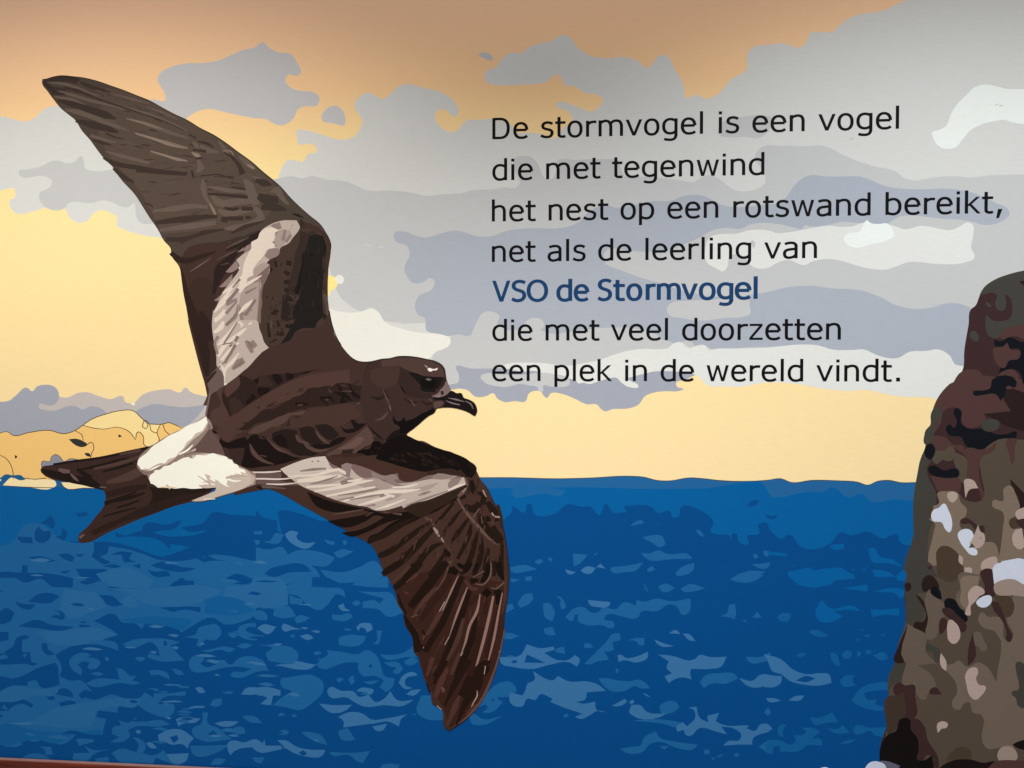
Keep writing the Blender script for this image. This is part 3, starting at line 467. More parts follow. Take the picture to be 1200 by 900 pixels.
# lower part
F(R6, "@900,675 700,60 740,20 790,5 850,30 900,10 1000,40 1100,10 1600,20 1700,1500 500,1500 522,900 560,690 568,600 565,530 565,470 577,445 590,420 600,370 610,320 640,240 650,180 690,120")
F(R2, "@900,675 652,-5 700,-15 760,-5 735,80 700,80 720,110 735,190 720,215 648,222 646,180 645,120 641,60 644,20 ; 566,470 578,440 600,405 642,403 640,510 600,500 570,530 566,500 ; 735,290 760,320 800,340 805,400 785,405 770,355 735,355")
F(R0, "@900,675 640,40 660,30 670,60 650,75 ; 720,30 750,-5 790,20 800,60 760,60 735,75 ; 690,85 720,105 740,150 750,270 720,270 680,240 690,215 725,215 740,190 705,110 ; 655,225 650,300 640,405 595,405 610,330 640,260")
F(R5, "@900,675 740,90 760,65 800,110 830,130 840,180 810,200 800,260 760,300 745,290 750,200 ; 890,-5 1000,-5 980,50 930,90 940,130 925,160 890,130 880,90 900,60 ; 655,225 680,240 740,275 740,355 790,410 640,402 ; 650,400 700,420 770,470 785,520 750,550 735,580 700,560 680,510 640,515")
F(R7, "@900,675 905,10 990,0 980,50 930,90 945,130 925,155 900,120 905,70")
F(R4, "@900,675 770,50 800,60 815,110 795,105 760,65 ; 830,110 870,108 900,150 925,170 930,215 905,215 880,180 830,150")
F((112, 98, 86), "@900,675 1150,90 1200,75 1600,60 1600,805 1200,800 1080,805 1030,810 1005,780 1000,650 960,640 940,590 915,600 900,625 870,620 862,590 885,550 880,500 840,450 800,410 870,410 890,395 930,425 990,405 1020,420 1070,495 1065,260 1000,235 985,200 1000,170 1030,190 1070,190 1090,195 1118,300 1145,290 1120,190 1150,160")
F(R5, "@900,675 965,265 990,262 1010,300 1025,345 1000,352 985,330 962,320")
F(R6b, "@900,675 1060,95 1120,92 1150,120 1150,165 1130,192 1100,185 1075,130 ; 830,865 860,825 900,800 935,805 950,860 890,862")
F(R2, "@900,675 1170,400 1200,410 1260,430 1260,600 1170,608 1160,570 1142,555 1145,540 1170,535 1175,500 1165,460")
F(R1, "@900,675 815,155 850,150 890,185 930,230 920,262 890,255 850,200 820,175 ; 800,250 820,195 832,200 825,260 805,275 ; 1000,-20 1050,-20 1060,95 1000,105 990,90 1015,60 ; 1045,120 1070,120 1100,170 1125,240 1145,280 1130,310 1115,300 1118,270 1090,200 1060,165 ; 960,265 962,400 935,420 940,330 ; 590,550 590,515 615,498 640,512 685,510 690,560 685,665 640,668 635,545 610,565 ; 755,545 780,520 815,555 780,555 760,552 ; 665,670 700,670 735,710 745,760 800,860 800,905 775,895 770,845 745,840 725,865 700,862 705,800 690,750 665,710")
F((64, 52, 45), "@900,675 568,560 595,560 635,545 638,668 615,690 600,720 560,745 555,700")
F((16, 13, 12), "@900,675 530,790 560,745 600,725 620,670 660,668 670,720 700,760 705,820 700,860 720,865 770,840 775,890 790,1000 600,1100 505,1000 522,900")
F(R8, "@900,675 840,230 850,205 880,220 900,260 895,300 870,318 845,300 840,270 ; 810,360 835,400 835,445 815,430 805,395 ; 925,460 950,430 980,432 985,450 975,480 990,510 1018,515 1000,560 970,580 945,560 930,510 ; 795,690 830,682 842,690 835,712 815,715 797,735 792,720 ; 935,85 980,45 1015,80 990,95 970,120 950,140 945,185 925,180 930,150 940,130")
F(R9, "@900,675 975,125 990,105 1048,98 1045,125 1010,148 985,140 ; 1055,-25 1300,-25 1300,60 1200,40 1150,15 1100,18 1060,40")
F(R8b, "@900,675 1060,40 1100,18 1150,15 1200,40 1300,60 1300,90 1150,90 1120,92 1065,80 ; 1085,810 1150,805 1165,860 1130,870 1080,862")
F((24, 18, 17), "@900,675 800,905 850,870 950,860 1010,875 1070,868 1060,1000 800,1000 ; 1145,790 1165,778 1230,778 1230,802 1160,802")
F(R3, "@900,675 1060,870 1200,865 1600,880 1700,1500 1040,1300")
F((96, 98, 116), "@900,675 525,865 560,868 620,890 600,910 545,910")
rp.build('rock_patches', rock, 'blotches of the camouflage pattern', kind='stuff')
q = Print()
q.fill((206, 212, 232), "@900,675 455,900 480,872 520,870 548,885 550,930 450,930 ")
q.build('foam_patch', sea_o)
q = Print()
q.fill((206, 212, 232), "@900,675 245,900 265,895 285,900 265,930")
q.build('foam_patch', sea_o)
CORNER[0] = 112
# ------------------------------------------------------------------ storm petrel
petrel = bpy.data.objects.new('storm_petrel', None); COL.objects.link(petrel)
petrel.parent = mural
_x, _z = wall(330, 470); petrel.location = (_x, 0, _z)
tag(petrel, 'dark brown storm petrel with white rump gliding to the right')
def bird_part(q, name, label=None):
    o = q.build(name, petrel, label)
    o.matrix_parent_inverse = Matrix.Translation((-_x, 0, -_z))
    return o
B1 = (65, 45, 39); B2 = (45, 31, 26); B3 = (24, 15, 13); B4 = (86, 65, 58); B5 = (142, 123, 117); B6 = (188, 173, 163)
B7 = (224, 210, 194); B8 = (255, 254, 238); W1 = (85, 71, 61); W2 = (75, 63, 54); W3 = (100, 86, 76); W4 = (59, 47, 41)
P_ = "@40,80,6.667 "; Q_ = "@160,150,6.667 "; U_ = "@220,240,6.667 "; V_ = "@220,340,6.667 "; K_ = "@230,430,6.667 "
X_ = "@340,430,6.667 "; Y_ = "@420,540,6.667 "; Z_ = "@440,660,6.667 "; H_ = "@440,405,9 "; T_ = "@0,450 "; M_ = "@300,450 "; E_ = "@300,675 "

def inside(x, y, poly):
    c = False; n = len(poly); j = n - 1
    for i in range(n):
        xi, yi = poly[i][0], poly[i][1]; xj, yj = poly[j][0], poly[j][1]
        if (yi > y) != (yj > y) and x < (xj - xi) * (y - yi) / (yj - yi) + xi: c = not c
        j = i
    return c
def plumage(q, zone, n, heading, length, width, tones):
    """short uneven strokes of feather tone, kept inside the zone"""
    poly = parse(zone)[0]
    xs = [a[0] for a in poly]; ys = [a[1] for a in poly]
    k = 0; tries = 0
    while k < n and tries < n * 12:
        tries += 1
        x, y = random.uniform(min(xs), max(xs)), random.uniform(min(ys), max(ys))
        a = heading(x, y) + random.uniform(-.12, .12); L = random.uniform(.4, 1) * length; w = random.uniform(.5, 1) * width
        dx, dy = math.cos(a) * L / 2, math.sin(a) * L / 2
        if not (inside(x - dx, y - dy, poly) and inside(x + dx, y + dy, poly) and inside(x, y, poly)): continue
        b = random.uniform(-.12, .12) * L
        pts = [(x - dx, y - dy, w * random.uniform(.1, .6)), (x - dx * .3 - math.sin(a) * b, y - dy * .3 + math.cos(a) * b, w), (x + dx * .4, y + dy * .4, w * random.uniform(.6, 1.1)), (x + dx, y + dy, w * random.uniform(.05, .5))]
        rb = ribbon(pts)
        rb = [(u + random.uniform(-.12, .12) * w, v + random.uniform(-.12, .12) * w) for u, v in rb]
        q.face(rb, q.mat(random.choice(tones))); k += 1

# tail
q = Print()
q.fill((59, 40, 35), T_ + "190,402 195,392 240,380 350,360 470,345 600,315 700,293 760,270 1000,320 1130,400 1100,490 1015,487 960,528 800,578 640,640 500,700 405,744 375,742 366,722 380,695 405,675 450,620 485,575 495,540 485,500 440,480 380,470 300,458 240,445 205,425")
q.fill((36, 25, 20), T_ + "700,482 830,488 1015,487 940,520 800,570 650,620 540,655 620,600 700,560 715,520")
q.line((31, 21, 17), T_ + "200,408,22 260,425,34 340,445,40 430,465,40 485,492,14 ; 250,377,10 350,362,12 470,346,12 600,318,12 700,296,10 ; 380,400,10 480,380,16 600,352,14 640,356,8 ; 360,398,14 400,425,24 430,440,16 ; 480,412,8 560,390,14 625,370,12 ; 520,552,14 600,535,18 680,510,8 ; 545,580,8 600,565,12 655,545,6 ; 480,622,6 560,600,10 640,580,6 ; 490,560,20 580,530,14 640,505,6")
q.line((45, 30, 25), T_ + "560,640,20 700,590,50 850,540,40 950,515,14 ; 430,700,24 520,660,30 600,630,10 ; 500,520,30 620,490,30 690,480,20")
q.line((81, 60, 52), T_ + "500,462,14 600,435,40 690,390,44 ; 440,398,10 560,372,18 660,340,14 ; 560,330,8 660,310,16")
q.line((105, 85, 80), T_ + "275,400,12 300,408,22 328,410,14 ; 330,420,6 350,440,14 368,455,6 ; 468,482,8 498,486,5 ; 372,722,12 395,705,10")
bird_part(q, 'tail', 'forked dark tail')

# far (upper) wing
q = Print()
OUTL = (P_ + "65,85 85,83 150,65 200,56 300,62 400,75 500,100 600,135 700,170 800,210 900,250 1000,305 1100,358 1200,405 " + Q_ + "500,0 600,50 700,115 800,190 900,262 1000,350 1050,390 1130,460 1200,540 " + U_ + "950,80 1040,155 1080,215 1110,270 1122,310 1115,380 1105,450 1092,560 1090,680 1100,780 1110,880 " + V_ + "1092,80 1105,160 1120,250 1150,350 1200,430 1100,700 700,800 285,770 220,800 165,900 120,900 155,800 130,720 100,620 50,430 0,230 @0,225 885,610 870,520 855,420 840,350 805,300 800,265 770,230 " + Q_ + "150,760 100,690 50,610 0,530 " + P_ + "660,840 620,775 545,700 490,630 440,560 370,480 320,400 265,355 200,300 160,250 100,170 62,115")
q.fill(B3, OUTL)
INN = OUTL.replace(P_, "@40.3,80.9,6.667 ").replace(Q_, "@159.8,150.8,6.667 ").replace(U_, "@219.3,240.3,6.667 ").replace("@0,225 ", "@0.9,225 ")
q.fill(W2, INN)
q.fill(W1, P_ + "560,150 700,185 900,262 1200,418 " + Q_ + "600,70 800,205 1000,370 1150,520 1000,700 600,790 200,830 140,700 30,500 " + P_ + "560,640 500,500")
WZ = P_ + "110,130 300,90 600,165 900,285 1150,410 " + Q_ + "500,60 700,170 900,320 1100,500 1120,620 950,700 700,740 300,800 180,760 60,560 " + P_ + "660,780 480,560 300,350 150,180"
plumage(q, WZ, 170, lambda x, y: math.radians(22 - max(0, min(1, (y - 120) / 120)) * 34), 20, 2.6, (W1, W2, (90, 77, 66), (65, 53, 45), (79, 66, 57)))
q.line(W3, P_ + "100,112,6 200,118,24 330,150,24 430,190,14 520,215,6 ; 190,180,8 300,210,26 450,255,24 640,300,18 720,330,6 ; 160,222,14 300,252,36 400,290,18 ; 240,322,16 350,345,44 480,390,36 600,440,28 740,490,8 ; 640,205,8 760,240,22 900,275,8 ; 720,308,8 850,345,24 1000,400,22 1160,470,12 1200,490,6 ; 760,400,10 900,440,26 1060,500,26 1200,545,14 ; 440,525,24 540,555,20 640,580,8 ; 560,420,10 640,450,24 720,480,8 ; 560,650,10 700,690,30 900,740,20 ; 880,300,8 1000,345,20 1120,400,8")
q.line((126, 108, 96), P_ + "785,505,8 900,540,22 1050,585,26 1200,625,14 ; 910,652,8 1020,680,18 1120,715,20 1190,720,8 ; 720,392,8 860,430,20 1000,478,12")
q.line(W4, P_ + "230,150,20 350,180,28 430,212,16 560,262,14 700,308,12 850,358,10 1000,408,8 1170,485,6 ; 130,200,16 240,202,12 ; 185,250,24 300,280,46 450,330,54 560,365,56 640,395,12 ; 325,410,24 450,440,54 600,480,46 660,500,12 ; 560,510,16 650,545,10 ; 460,562,14 540,585,24 612,602,6 ; 540,700,16 620,740,36 800,775,36 960,800,28 1200,820,16 ; 620,780,24 700,850,40 780,890,16 ; 360,110,14 430,140,28 520,165,20 600,190,8 ; 80,95,20 160,90,30 250,85,44 340,105,36 ; 90,140,14 180,160,24 260,165,16")
q.line((56, 43, 36), P_ + "120,85,8 220,72,20 330,85,22 360,95,8 ; 75,105,20 120,150,40 170,190,26 240,202,8")
q.line(W3, Q_ + "0,45,18 150,90,26 260,130,26 370,158,10 ; 110,180,6 200,208,18 330,245,20 400,260,8 ; 130,0,12 250,35,24 410,85,8 ; 480,250,20 500,310,56 470,345,16 ; 520,400,20 522,470,46 540,540,28 580,600,20 620,680,26 ; 550,460,8 620,470,28 740,490,36 860,500,16 ; 590,530,30 640,580,60 800,575,56 940,570,36 ; 640,640,24 700,670,56 800,660,40 940,640,40 980,700,56 900,745,36 760,780,46 680,790,10 ; 840,400,20 880,450,70 900,520,80 940,600,56 ; 800,220,14 860,270,46 920,322,30 ; 640,100,14 680,150,28 745,245,14 ; 1050,500,16 1100,480,56 1150,560,36 1190,600,16 ; 130,650,16 300,630,46 450,610,36 560,620,24 ; 180,800,24 400,770,46 620,740,36 ; 900,380,8 960,400,30 1000,440,10 ; 500,140,20 560,175,40 640,190,20 ; 440,110,20 480,150,40 470,120,10")
q.line((136, 118, 104), Q_ + "110,180,6 200,208,16 330,245,18 400,260,6 ; 430,190,6 470,212,36 502,220,8 ; 0,45,10 150,90,20 260,130,20 370,158,6 ; 670,180,4 740,185,10 760,215,4 ; 570,590,8 600,640,16 625,700,8 ; 860,285,8 900,305,20 925,318,6")
q.line(W4, Q_ + "0,322,44 150,342,32 390,362,24 ; 410,50,14 468,82,14 ; 480,105,16 560,125,22 605,152,8 ; 440,170,14 545,182,22 ; 460,240,12 520,235,8 ; 430,330,16 447,385,22 ; 560,515,14 700,525,22 870,542,26 ; 690,620,14 760,635,26 800,622,14 ; 820,632,22 912,632,24 ; 665,705,20 740,705,30 835,705,30 ; 852,697,24 892,697,22 ; 660,720,20 710,735,14 ; 930,410,30 1000,430,56 1055,445,14 ; 950,530,50 1020,560,86 1110,560,50 ; 975,620,40 1080,620,60 1170,640,16 ; 150,740,30 300,720,46 450,700,40 630,690,24 ; 230,870,34 350,870,36 500,830,28 640,800,14 ; 740,822,12 830,785,24 985,735,5 ; 740,895,12 900,840,46 1055,775,14 ; 600,380,6 760,382,12 ; 740,460,14 850,478,20 ; 60,590,8 110,600,14 130,625,6 ; 680,190,6 740,225,24 800,290,30 830,360,50 ; 500,375,6 640,365,12 760,400,8")
q.line((52, 40, 34), Q_ + "560,515,6 700,521,9 860,530,8 ; 690,628,10 760,640,14 800,630,8 ; 822,640,10 908,640,12 ; 680,712,8 740,716,12 830,714,10 ; 1110,600,8 1168,642,14")
# inner wing, darker towards the body
q.fill(B1, U_ + "0,340 120,300 300,295 490,290 560,225 700,150 900,130 1110,280 1118,330 1100,500 1095,700 1112,900 " + V_ + "1120,250 1150,350 1195,430 1100,700 700,800 285,770 220,800 165,895 130,720 100,620 50,430 0,230 @0,225 888,610 873,520 858,420 845,350")
q.fill((58, 40, 35), U_ + "20,620 120,560 200,620 195,900 " + V_ + "195,200 200,400 230,600 150,700 110,600 60,420 20,250 0,100 " + U_ + "0,780")
q.line(B2, "@0,225 850,360,10 880,500,30 930,640,60 960,760,50 970,860,20 ; 940,560,20 970,620,40 990,700,24 ; 800,285,20 850,320,30 950,300,20 1010,280,8")
q.line(W4, U_ + "-60,130,20 0,120,36 150,90,36 190,85,8 ; -60,300,14 0,270,20 130,210,24 290,195,8 ; 280,112,20 430,107,34 ; 450,98,26 495,98,26 ; 340,222,12 440,170,24 600,125,5 ; 120,320,10 260,300,20 420,250,14 ; 420,25,24 510,30,26 ; 720,10,14 770,40,16")
q.line(W3, U_ + "20,522,6 100,470,12 187,413,4")
q.line((40, 28, 25), U_ + "300,360,12 420,300,36 560,230,46 700,160,14 ; 485,300,16 420,340,36 330,420,46 240,500,56 215,600,28 198,660,10 ; 370,410,10 300,490,50 230,600,50 200,700,20")
q.line(W1, U_ + "300,340,6 400,290,20 480,255,6 ; 230,430,4 330,380,14 400,350,4 ; 260,470,4 320,455,10")
# dark trough of the inner wing
q.fill((67, 52, 44), U_ + "720,350 880,190 1000,200 1060,240 1090,330 1060,420 1070,700 1080,900 " + V_ + "1070,250 1000,300 850,330 720,420 640,430 560,300 570,0 " + U_ + "590,640 640,520 715,385")
q.fill((52, 39, 34), U_ + "880,200 960,230 940,300 905,420 890,520 850,650 830,900 770,900 740,760 780,640 820,500 840,380 870,300")
q.line((40, 29, 25), U_ + "770,450,40 812,462,36 ; 755,520,26 795,545,36 ; 750,608,30 795,600,36 ; 755,660,30 790,672,30 ; 820,672,14 870,655,28 ; 745,740,24 800,735,40 850,720,16 ; 640,525,24 662,498,20 ; 685,440,24 692,490,18 ; 725,450,4 730,480,10 ; 690,815,24 680,860,34 ; 770,760,60 760,900,70")
q.line((40, 29, 25), V_ + "665,185,26 692,160,26 ; 700,235,20 715,285,26 ; 695,335,36 752,342,36 ; 640,412,8 695,385,18 ; 625,255,16 640,370,28 ; 760,40,40 770,180,60 790,240,46")
q.line((68, 53, 45), U_ + "800,700,14 850,740,30 880,760,14 ; 745,610,3 ; 780,760,10 830,770,14 ; 705,775,20 722,775,16")
q.fill((27, 24, 21), U_ + "960,240 1000,230 1060,260 1070,340 1055,420 1060,560 1050,700 1060,850 1062,900 " + V_ + "1055,100 1050,170 1065,205 1010,255 995,300 900,298 850,320 800,390 725,422 780,340 800,300 758,290 770,270 830,262 835,120 " + U_ + "840,780 880,700 870,600 900,520 890,420 930,330 940,280")
plumage(q, U_ + "885,230 1075,230 1080,860 800,890 820,640 880,480", 46, lambda x, y: math.radians(100), 9, 2.4, ((41, 34, 29), (32, 27, 24), (22, 18, 16)))
plumage(q, V_ + "620,20 860,20 860,330 700,400 600,300", 26, lambda x, y: math.radians(95), 7, 3.0, ((45, 34, 29), (59, 45, 39)))
q.line((50, 40, 35), U_ + "930,250,10 960,220,24 1000,215,20 ; 1075,330,8 1068,420,12 1075,520,6 ; 860,180,10 900,150,30 880,110,10")
q.line((22, 19, 17), U_ + "905,420,8 880,560,26 850,700,30 ; 1050,240,8 1075,330,20 1066,420,8")
q.line((36, 25, 23), U_ + "820,70,8 860,82,20 905,100,6 ; " + V_ + "1050,180,14 1080,205,24 1060,230,10 ; 1105,160,8 1125,260,8 1170,380,6 1200,430,6")
q.line((85, 68, 63), V_ + "650,235,10 655,270,16 650,300,6 ; 1070,30,30 1085,100,22 1090,200,14 ; 1050,340,8 ; 1130,365,16 1140,375,8 ; 1155,400,6 1180,430,12")
# mottled shoulder
q.fill(B2, V_ + "600,560 640,530 700,580 790,530 840,560 980,530 950,590 1040,580 1050,500 1100,530 1150,570 1050,610 900,640 700,660 640,650 560,700 540,640")
q.fill((75, 53, 47), V_ + "420,640 540,560 640,540 600,610 540,650 470,680 ; 600,620 630,560 660,575 620,610")
q.line(B3, V_ + "1040,590,16 1105,580,26 1130,572,6 ; 890,645,10 970,630,16 ; 650,660,30 700,670,50 735,720,30 ; 770,640,40 825,690,30 ; 510,690,10 570,690,20 560,710,10 ; 545,780,40 640,765,50 ; 480,860,30 520,810,30 540,850,20")
bird_part(q, 'wing', 'upswept brown wing with dark leading edge')

# pale bar of the upper wing
q = Print()
q.fill(B5, U_ + "450,330 492,305 503,335 440,375 ; 296,525 380,435 405,490 330,530 ; 246,642 350,540 345,590 270,645 ; 206,748 290,680 305,690 230,752 ; 385,375 440,330 442,355")
q.fill(B6, U_ + "730,125 845,122 852,122 876,183 872,192 820,260 790,300 720,345 718,378 640,430 615,455 640,490 625,560 590,640 575,720 570,900 " + V_ + "568,120 560,300 580,350 600,410 635,450 560,540 450,620 330,720 285,750 275,650 232,605 225,520 205,400 190,280 200,150 " + U_ + "205,850 240,760 270,690 345,590 405,480 380,430 440,380 500,330 495,300 550,260 560,225 655,150")
q.fill((120, 100, 94), U_ + "545,550 600,480 645,465 625,560 590,640 578,720 572,900 548,900 560,700 572,600 540,560 ; " + V_ + "548,0 570,0 578,140 560,180 575,260 550,250 540,120")
q.fill(B5, U_ + "680,215 740,195 740,330 690,330 660,300 690,270 ; 655,155 720,135 735,185 700,195 655,180 ; 600,400 640,345 715,340 718,378 640,430 ; " + U_ + "430,690 470,610 572,580 565,700 545,900 410,900 400,800")
q.fill((170, 152, 144), U_ + "690,240 720,200 800,200 820,250 720,340 700,330 ; 415,700 500,620 560,600 552,740 540,900 440,900 ; 520,500 620,455 640,470 560,540 480,600 460,590")
q.fill(B7, U_ + "655,175 715,200 680,225 680,260 655,295 682,310 680,330 620,350 600,390 540,460 510,520 515,550 465,580 460,610 410,660 404,692 400,640 425,545 440,460 480,370 500,330 495,300 550,260 560,228")
q.line(B7, U_ + "578,552,8 500,600,24 430,650,24 406,690,6 ; 430,560,24 350,640,30 275,692,14 ; 400,640,10 330,720,30 240,800,30 205,842,8 ; 350,650,14 280,740,26 220,830,16 ; 518,742,10 460,795,24 395,858,6 ; 272,832,30 292,832,20 ; 290,850,20 210,900,26")
q.line(B7, V_ + "515,75,10 450,125,26 395,185,6 ; 290,165,22 255,205,38 210,245,28 ; 280,245,22 260,290,42 205,332,22 ; 398,245,12 430,270,20 412,290,8 ; 475,268,12 500,256,16 ; 375,258,8 320,340,26 265,405,38 235,430,8 ; 460,296,8 420,330,28 330,395,28 270,460,36 240,520,20 ; 402,410,12 340,460,24 262,550,26 ; 402,490,10 350,560,28 300,610,26 285,745,8 ; 250,580,20 280,620,24 290,680,14")
q.line(B5, U_ + "762,195,20 745,280,30 ; 805,235,20 770,290,26 ; 410,580,22 350,648,10 ; 450,692,20 540,645,10 ; 395,655,26 310,765,28 ; 530,740,26 450,865,26 ; 385,755,14 300,850,26 ; 350,700,10 300,760,14")
q.line(B5, V_ + "300,115,26 385,70,22 ; 500,150,14 430,190,26 ; 300,275,26 380,190,30 392,110,8 ; 385,255,12 285,415,16 ; 375,425,24 290,570,20 ; 350,620,20 400,570,60 440,545,46 ; 455,395,20 490,440,60 530,410,56 ; 490,450,40 505,490,24 ; 240,360,24 215,400,20 235,500,20 ; 350,490,10 270,580,8 ; 260,590,10 235,612,20")
q.line((128, 110, 102), U_ + "450,692,8 540,645,5 ; 395,655,10 310,765,10 ; 410,580,10 350,648,5 ; 530,740,10 450,865,10 ; " + V_ + "300,275,10 380,190,12 ; 375,425,10 290,570,8 ; 360,610,10 430,560,24 ; 470,400,14 500,440,30 ; 270,425,10 350,410,8 ; 372,400,20 392,360,24")
q.line(B4, V_ + "330,440,10 345,425,10 ; 345,415,6 352,412,6 ; 268,425,14 ; " + U_ + "815,158,8 820,162,8 ; 803,185,6 808,187,6")
q.line(B7, U_ + "400,495,16 412,495,16 ; " + V_ + "290,155,14 300,160,10")
bird_part(q, 'wing_bar', 'pale feathered bar across the upper wing')

# body
q = Print()
BODY = (V_ + "160,740 230,600 275,650 285,750 450,625 635,450 800,420 1150,350 1200,430 @300,225 420,745 470,788 540,793 " + H_ + "0,155 60,140 150,132 200,300 260,600 220,900 " + X_ + "905,520 930,550 " + M_ + "760,265 800,420 500,430 350,380 230,352 115,398 60,412 -60,440 " + K_ + "420,870 320,800 270,740 150,680 -30,690 -10,610 75,510 130,480 95,440 75,400 90,280 95,200")
q.fill(B3, BODY)
q.fill(B1, BODY.replace(K_, "@230.8,430,6.667 ").replace("@300,225", "@299.6,225.8"))
q.fill((105, 87, 82), V_ + "150,715 230,605 275,650 280,700 200,800 160,840 165,770 ; " + K_ + "100,200 200,30 215,150 100,230 85,300")
q.line((50, 36, 33), V_ + "150,725,14 190,670,24 225,630,10 ; " + K_ + "80,120,10 120,70,26 155,40,10")
q.line((120, 100, 94), K_ + "110,210,10 90,300,14 75,400,8")
q.fill(B2, K_ + "340,60 400,80 440,100 480,80 600,60 740,50 1000,10 860,50 740,100 680,130 560,200 400,300 270,385 240,340 205,260 200,180 240,240 340,140 ; 130,350 200,310 260,380 250,420 170,450 120,420")
q.fill((79, 57, 50), K_ + "225,170 330,70 345,130 300,190 240,240 ; 170,180 215,150 200,240 240,340 260,400 180,470 110,440 125,340 190,300")
q.fill((77, 55, 48), K_ + "270,390 400,305 560,205 700,130 900,60 1200,20 1200,120 1060,160 900,180 850,225 700,265 560,325 450,395 330,490 400,500 240,590 180,540 150,500 190,460")
plumage(q, K_ + "280,420 560,250 900,130 1200,90 1500,100 1650,300 1500,430 1000,480 600,500 300,560", 120, lambda x, y: math.radians(-22), 11, 2.6, ((56, 38, 34), (79, 58, 51), (67, 47, 41), (49, 34, 29)))
q.fill(B3, K_ + "590,60 640,55 680,110 640,140 610,110 ; 700,45 760,55 760,90 710,105 ; 830,45 900,25 880,45 835,55 ; 480,160 580,165 570,190 500,225 480,200 ; 390,300 400,250 430,240 430,205 475,240 430,270 ; 450,100 520,90 500,120 470,130")
q.fill((56, 39, 34), K_ + "250,260 300,240 370,300 350,340 280,380 ; 500,60 560,80 600,150 480,150")
q.fill(B2, K_ + "330,490 450,400 560,325 580,330 700,270 850,225 850,190 960,160 1050,150 1100,220 1200,200 1200,270 960,300 860,320 760,345 640,390 560,420 480,440 370,495")
q.fill(B2, X_ + "100,210 140,170 320,160 360,130 470,130 560,150 680,110 760,200 740,240 650,260 520,270 300,300 100,320 0,330 0,260")
q.fill((54, 38, 34), X_ + "620,90 800,130 870,250 800,400 900,520 860,590 640,640 560,560 640,460 560,300 700,270 760,240 700,160")
q.line(B3, X_ + "365,132,8 420,210,36 485,265,12 ; 350,195,16 420,220,30 400,275,30 450,260,20 ; 462,132,8 500,215,30 650,245,14 ; 555,178,14 640,238,26 660,245,8 ; 235,240,20 330,238,22 ; 240,250,12 295,292,12 ; 325,250,14 345,278,12 ; 40,290,24 140,290,22 ; 670,230,14 745,240,14 ; 865,148,10 900,210,14")
q.line((79, 57, 49), X_ + "280,250,16 300,262,10 ; 400,190,6 480,190,12 ; 60,300,10 100,295,14 ; 300,170,8 320,200,16 ; 440,150,6 400,140,8")
q.line(B4, X_ + "515,288,8 570,278,12 645,268,6 ; 768,278,6 780,310,10 792,338,5 ; 740,180,6 760,230,12 770,260,5")
q.fill(B4, K_ + "440,480 560,430 660,385 860,338 830,372 740,380 700,430 600,465 480,520 400,520")
q.fill((52, 35, 30), K_ + "830,380 1000,340 1200,330 1200,440 1000,450 800,470 700,460 740,400")
q.fill((70, 49, 43), X_ + "0,380 60,400 130,345 300,310 500,300 560,380 480,420 400,460 160,470 0,480")
q.fill(B3, K_ + "95,510 150,500 190,560 250,590 300,570 380,545 400,570 430,535 480,530 500,560 560,560 640,640 700,670 740,700 860,700 820,730 700,750 600,770 500,780 420,790 330,760 270,700 250,640 190,620 140,580")
q.fill((86, 68, 63), K_ + "120,520 170,525 185,570 170,590 120,560")
q.fill((56, 39, 34), K_ + "250,640 380,630 370,690 350,770 290,730 ; 480,535 540,540 500,545")
q.fill((36, 25, 21), K_ + "590,520 680,488 790,495 800,560 860,600 900,640 960,670 900,692 800,690 700,640 640,600 600,560 ; 805,480 900,465 960,540 1010,590 900,600 820,540 ; 925,455 1030,450 1120,530 1050,570 990,540 ; 500,540 545,545 530,560")
q.fill(B3, K_ + "590,560 650,530 700,560 720,640 640,610 ; " + X_ + "150,610 230,600 300,600 330,575 380,550 440,548 430,565 330,620 280,640 200,635 ; 392,462 430,485 500,478 470,415 500,412 520,435 600,440 560,475 480,515 430,512 ; 0,650 100,690 230,672 100,720 0,740")
q.line(B4, K_ + "418,600,10 450,670,36 520,730,28 605,760,8 ; 555,560,8 640,640,26 720,670,18 830,712,6 ; 700,650,10 760,690,20 900,700,8 ; 838,590,8 870,620,30 950,655,26 1040,640,12 ; 780,530,14 800,570,26 880,595,10 ; 930,500,8 980,560,26 1040,600,10 ; 500,690,6 550,700,8")
q.line(B1, K_ + "690,640,20 800,700,20 960,690,16 1060,640,16 1200,560,14")
q.fill(B4, X_ + "280,680 360,640 480,560 560,500 600,465 640,520 660,600 560,640 520,690 400,740 320,720")
q.fill((102, 78, 70), X_ + "370,640 460,600 560,545 580,560 540,610 450,640 ; 410,680 440,670 430,695")
q.fill(B2, X_ + "410,650 500,640 470,700 400,760 385,740 ; 540,660 560,640 640,600")
q.line((70, 50, 44), X_ + "640,440,8 700,520,30 760,600,8 ; 720,380,6 700,470,20 760,550,12 ; 780,430,6 840,500,30 860,560,10 ; 560,300,8 540,380,12 ; 640,560,8 700,500,20")
q.fill((14, 8, 6), X_ + "500,690 540,650 630,630 640,590 690,580 730,610 760,570 800,590 830,530 880,530 930,580 1050,610 1200,655 " + M_ + "850,305 930,325 960,350 930,400 880,405 800,412 700,392 620,368 540,345 480,325")
q.fill((58, 38, 33), M_ + "345,335 470,325 540,345 620,368 700,392 800,415 850,400 930,400 900,432 800,450 740,458 650,435 540,400 430,370 400,385")
q.line((32, 23, 19), M_ + "700,245,4 760,270,8 850,303,8 930,328,6 ; 560,300,8 700,320,8 ; 820,330,10 900,350,14")
plumage(q, X_ + '540,660 700,600 900,560 1100,640 1150,760 900,760 700,700', 46, lambda x, y: math.radians(20), 10, 2.8, ((42, 28, 22), (34, 22, 17), (28, 18, 14)))
bird_part(q, 'body', 'mottled brown back and breast')

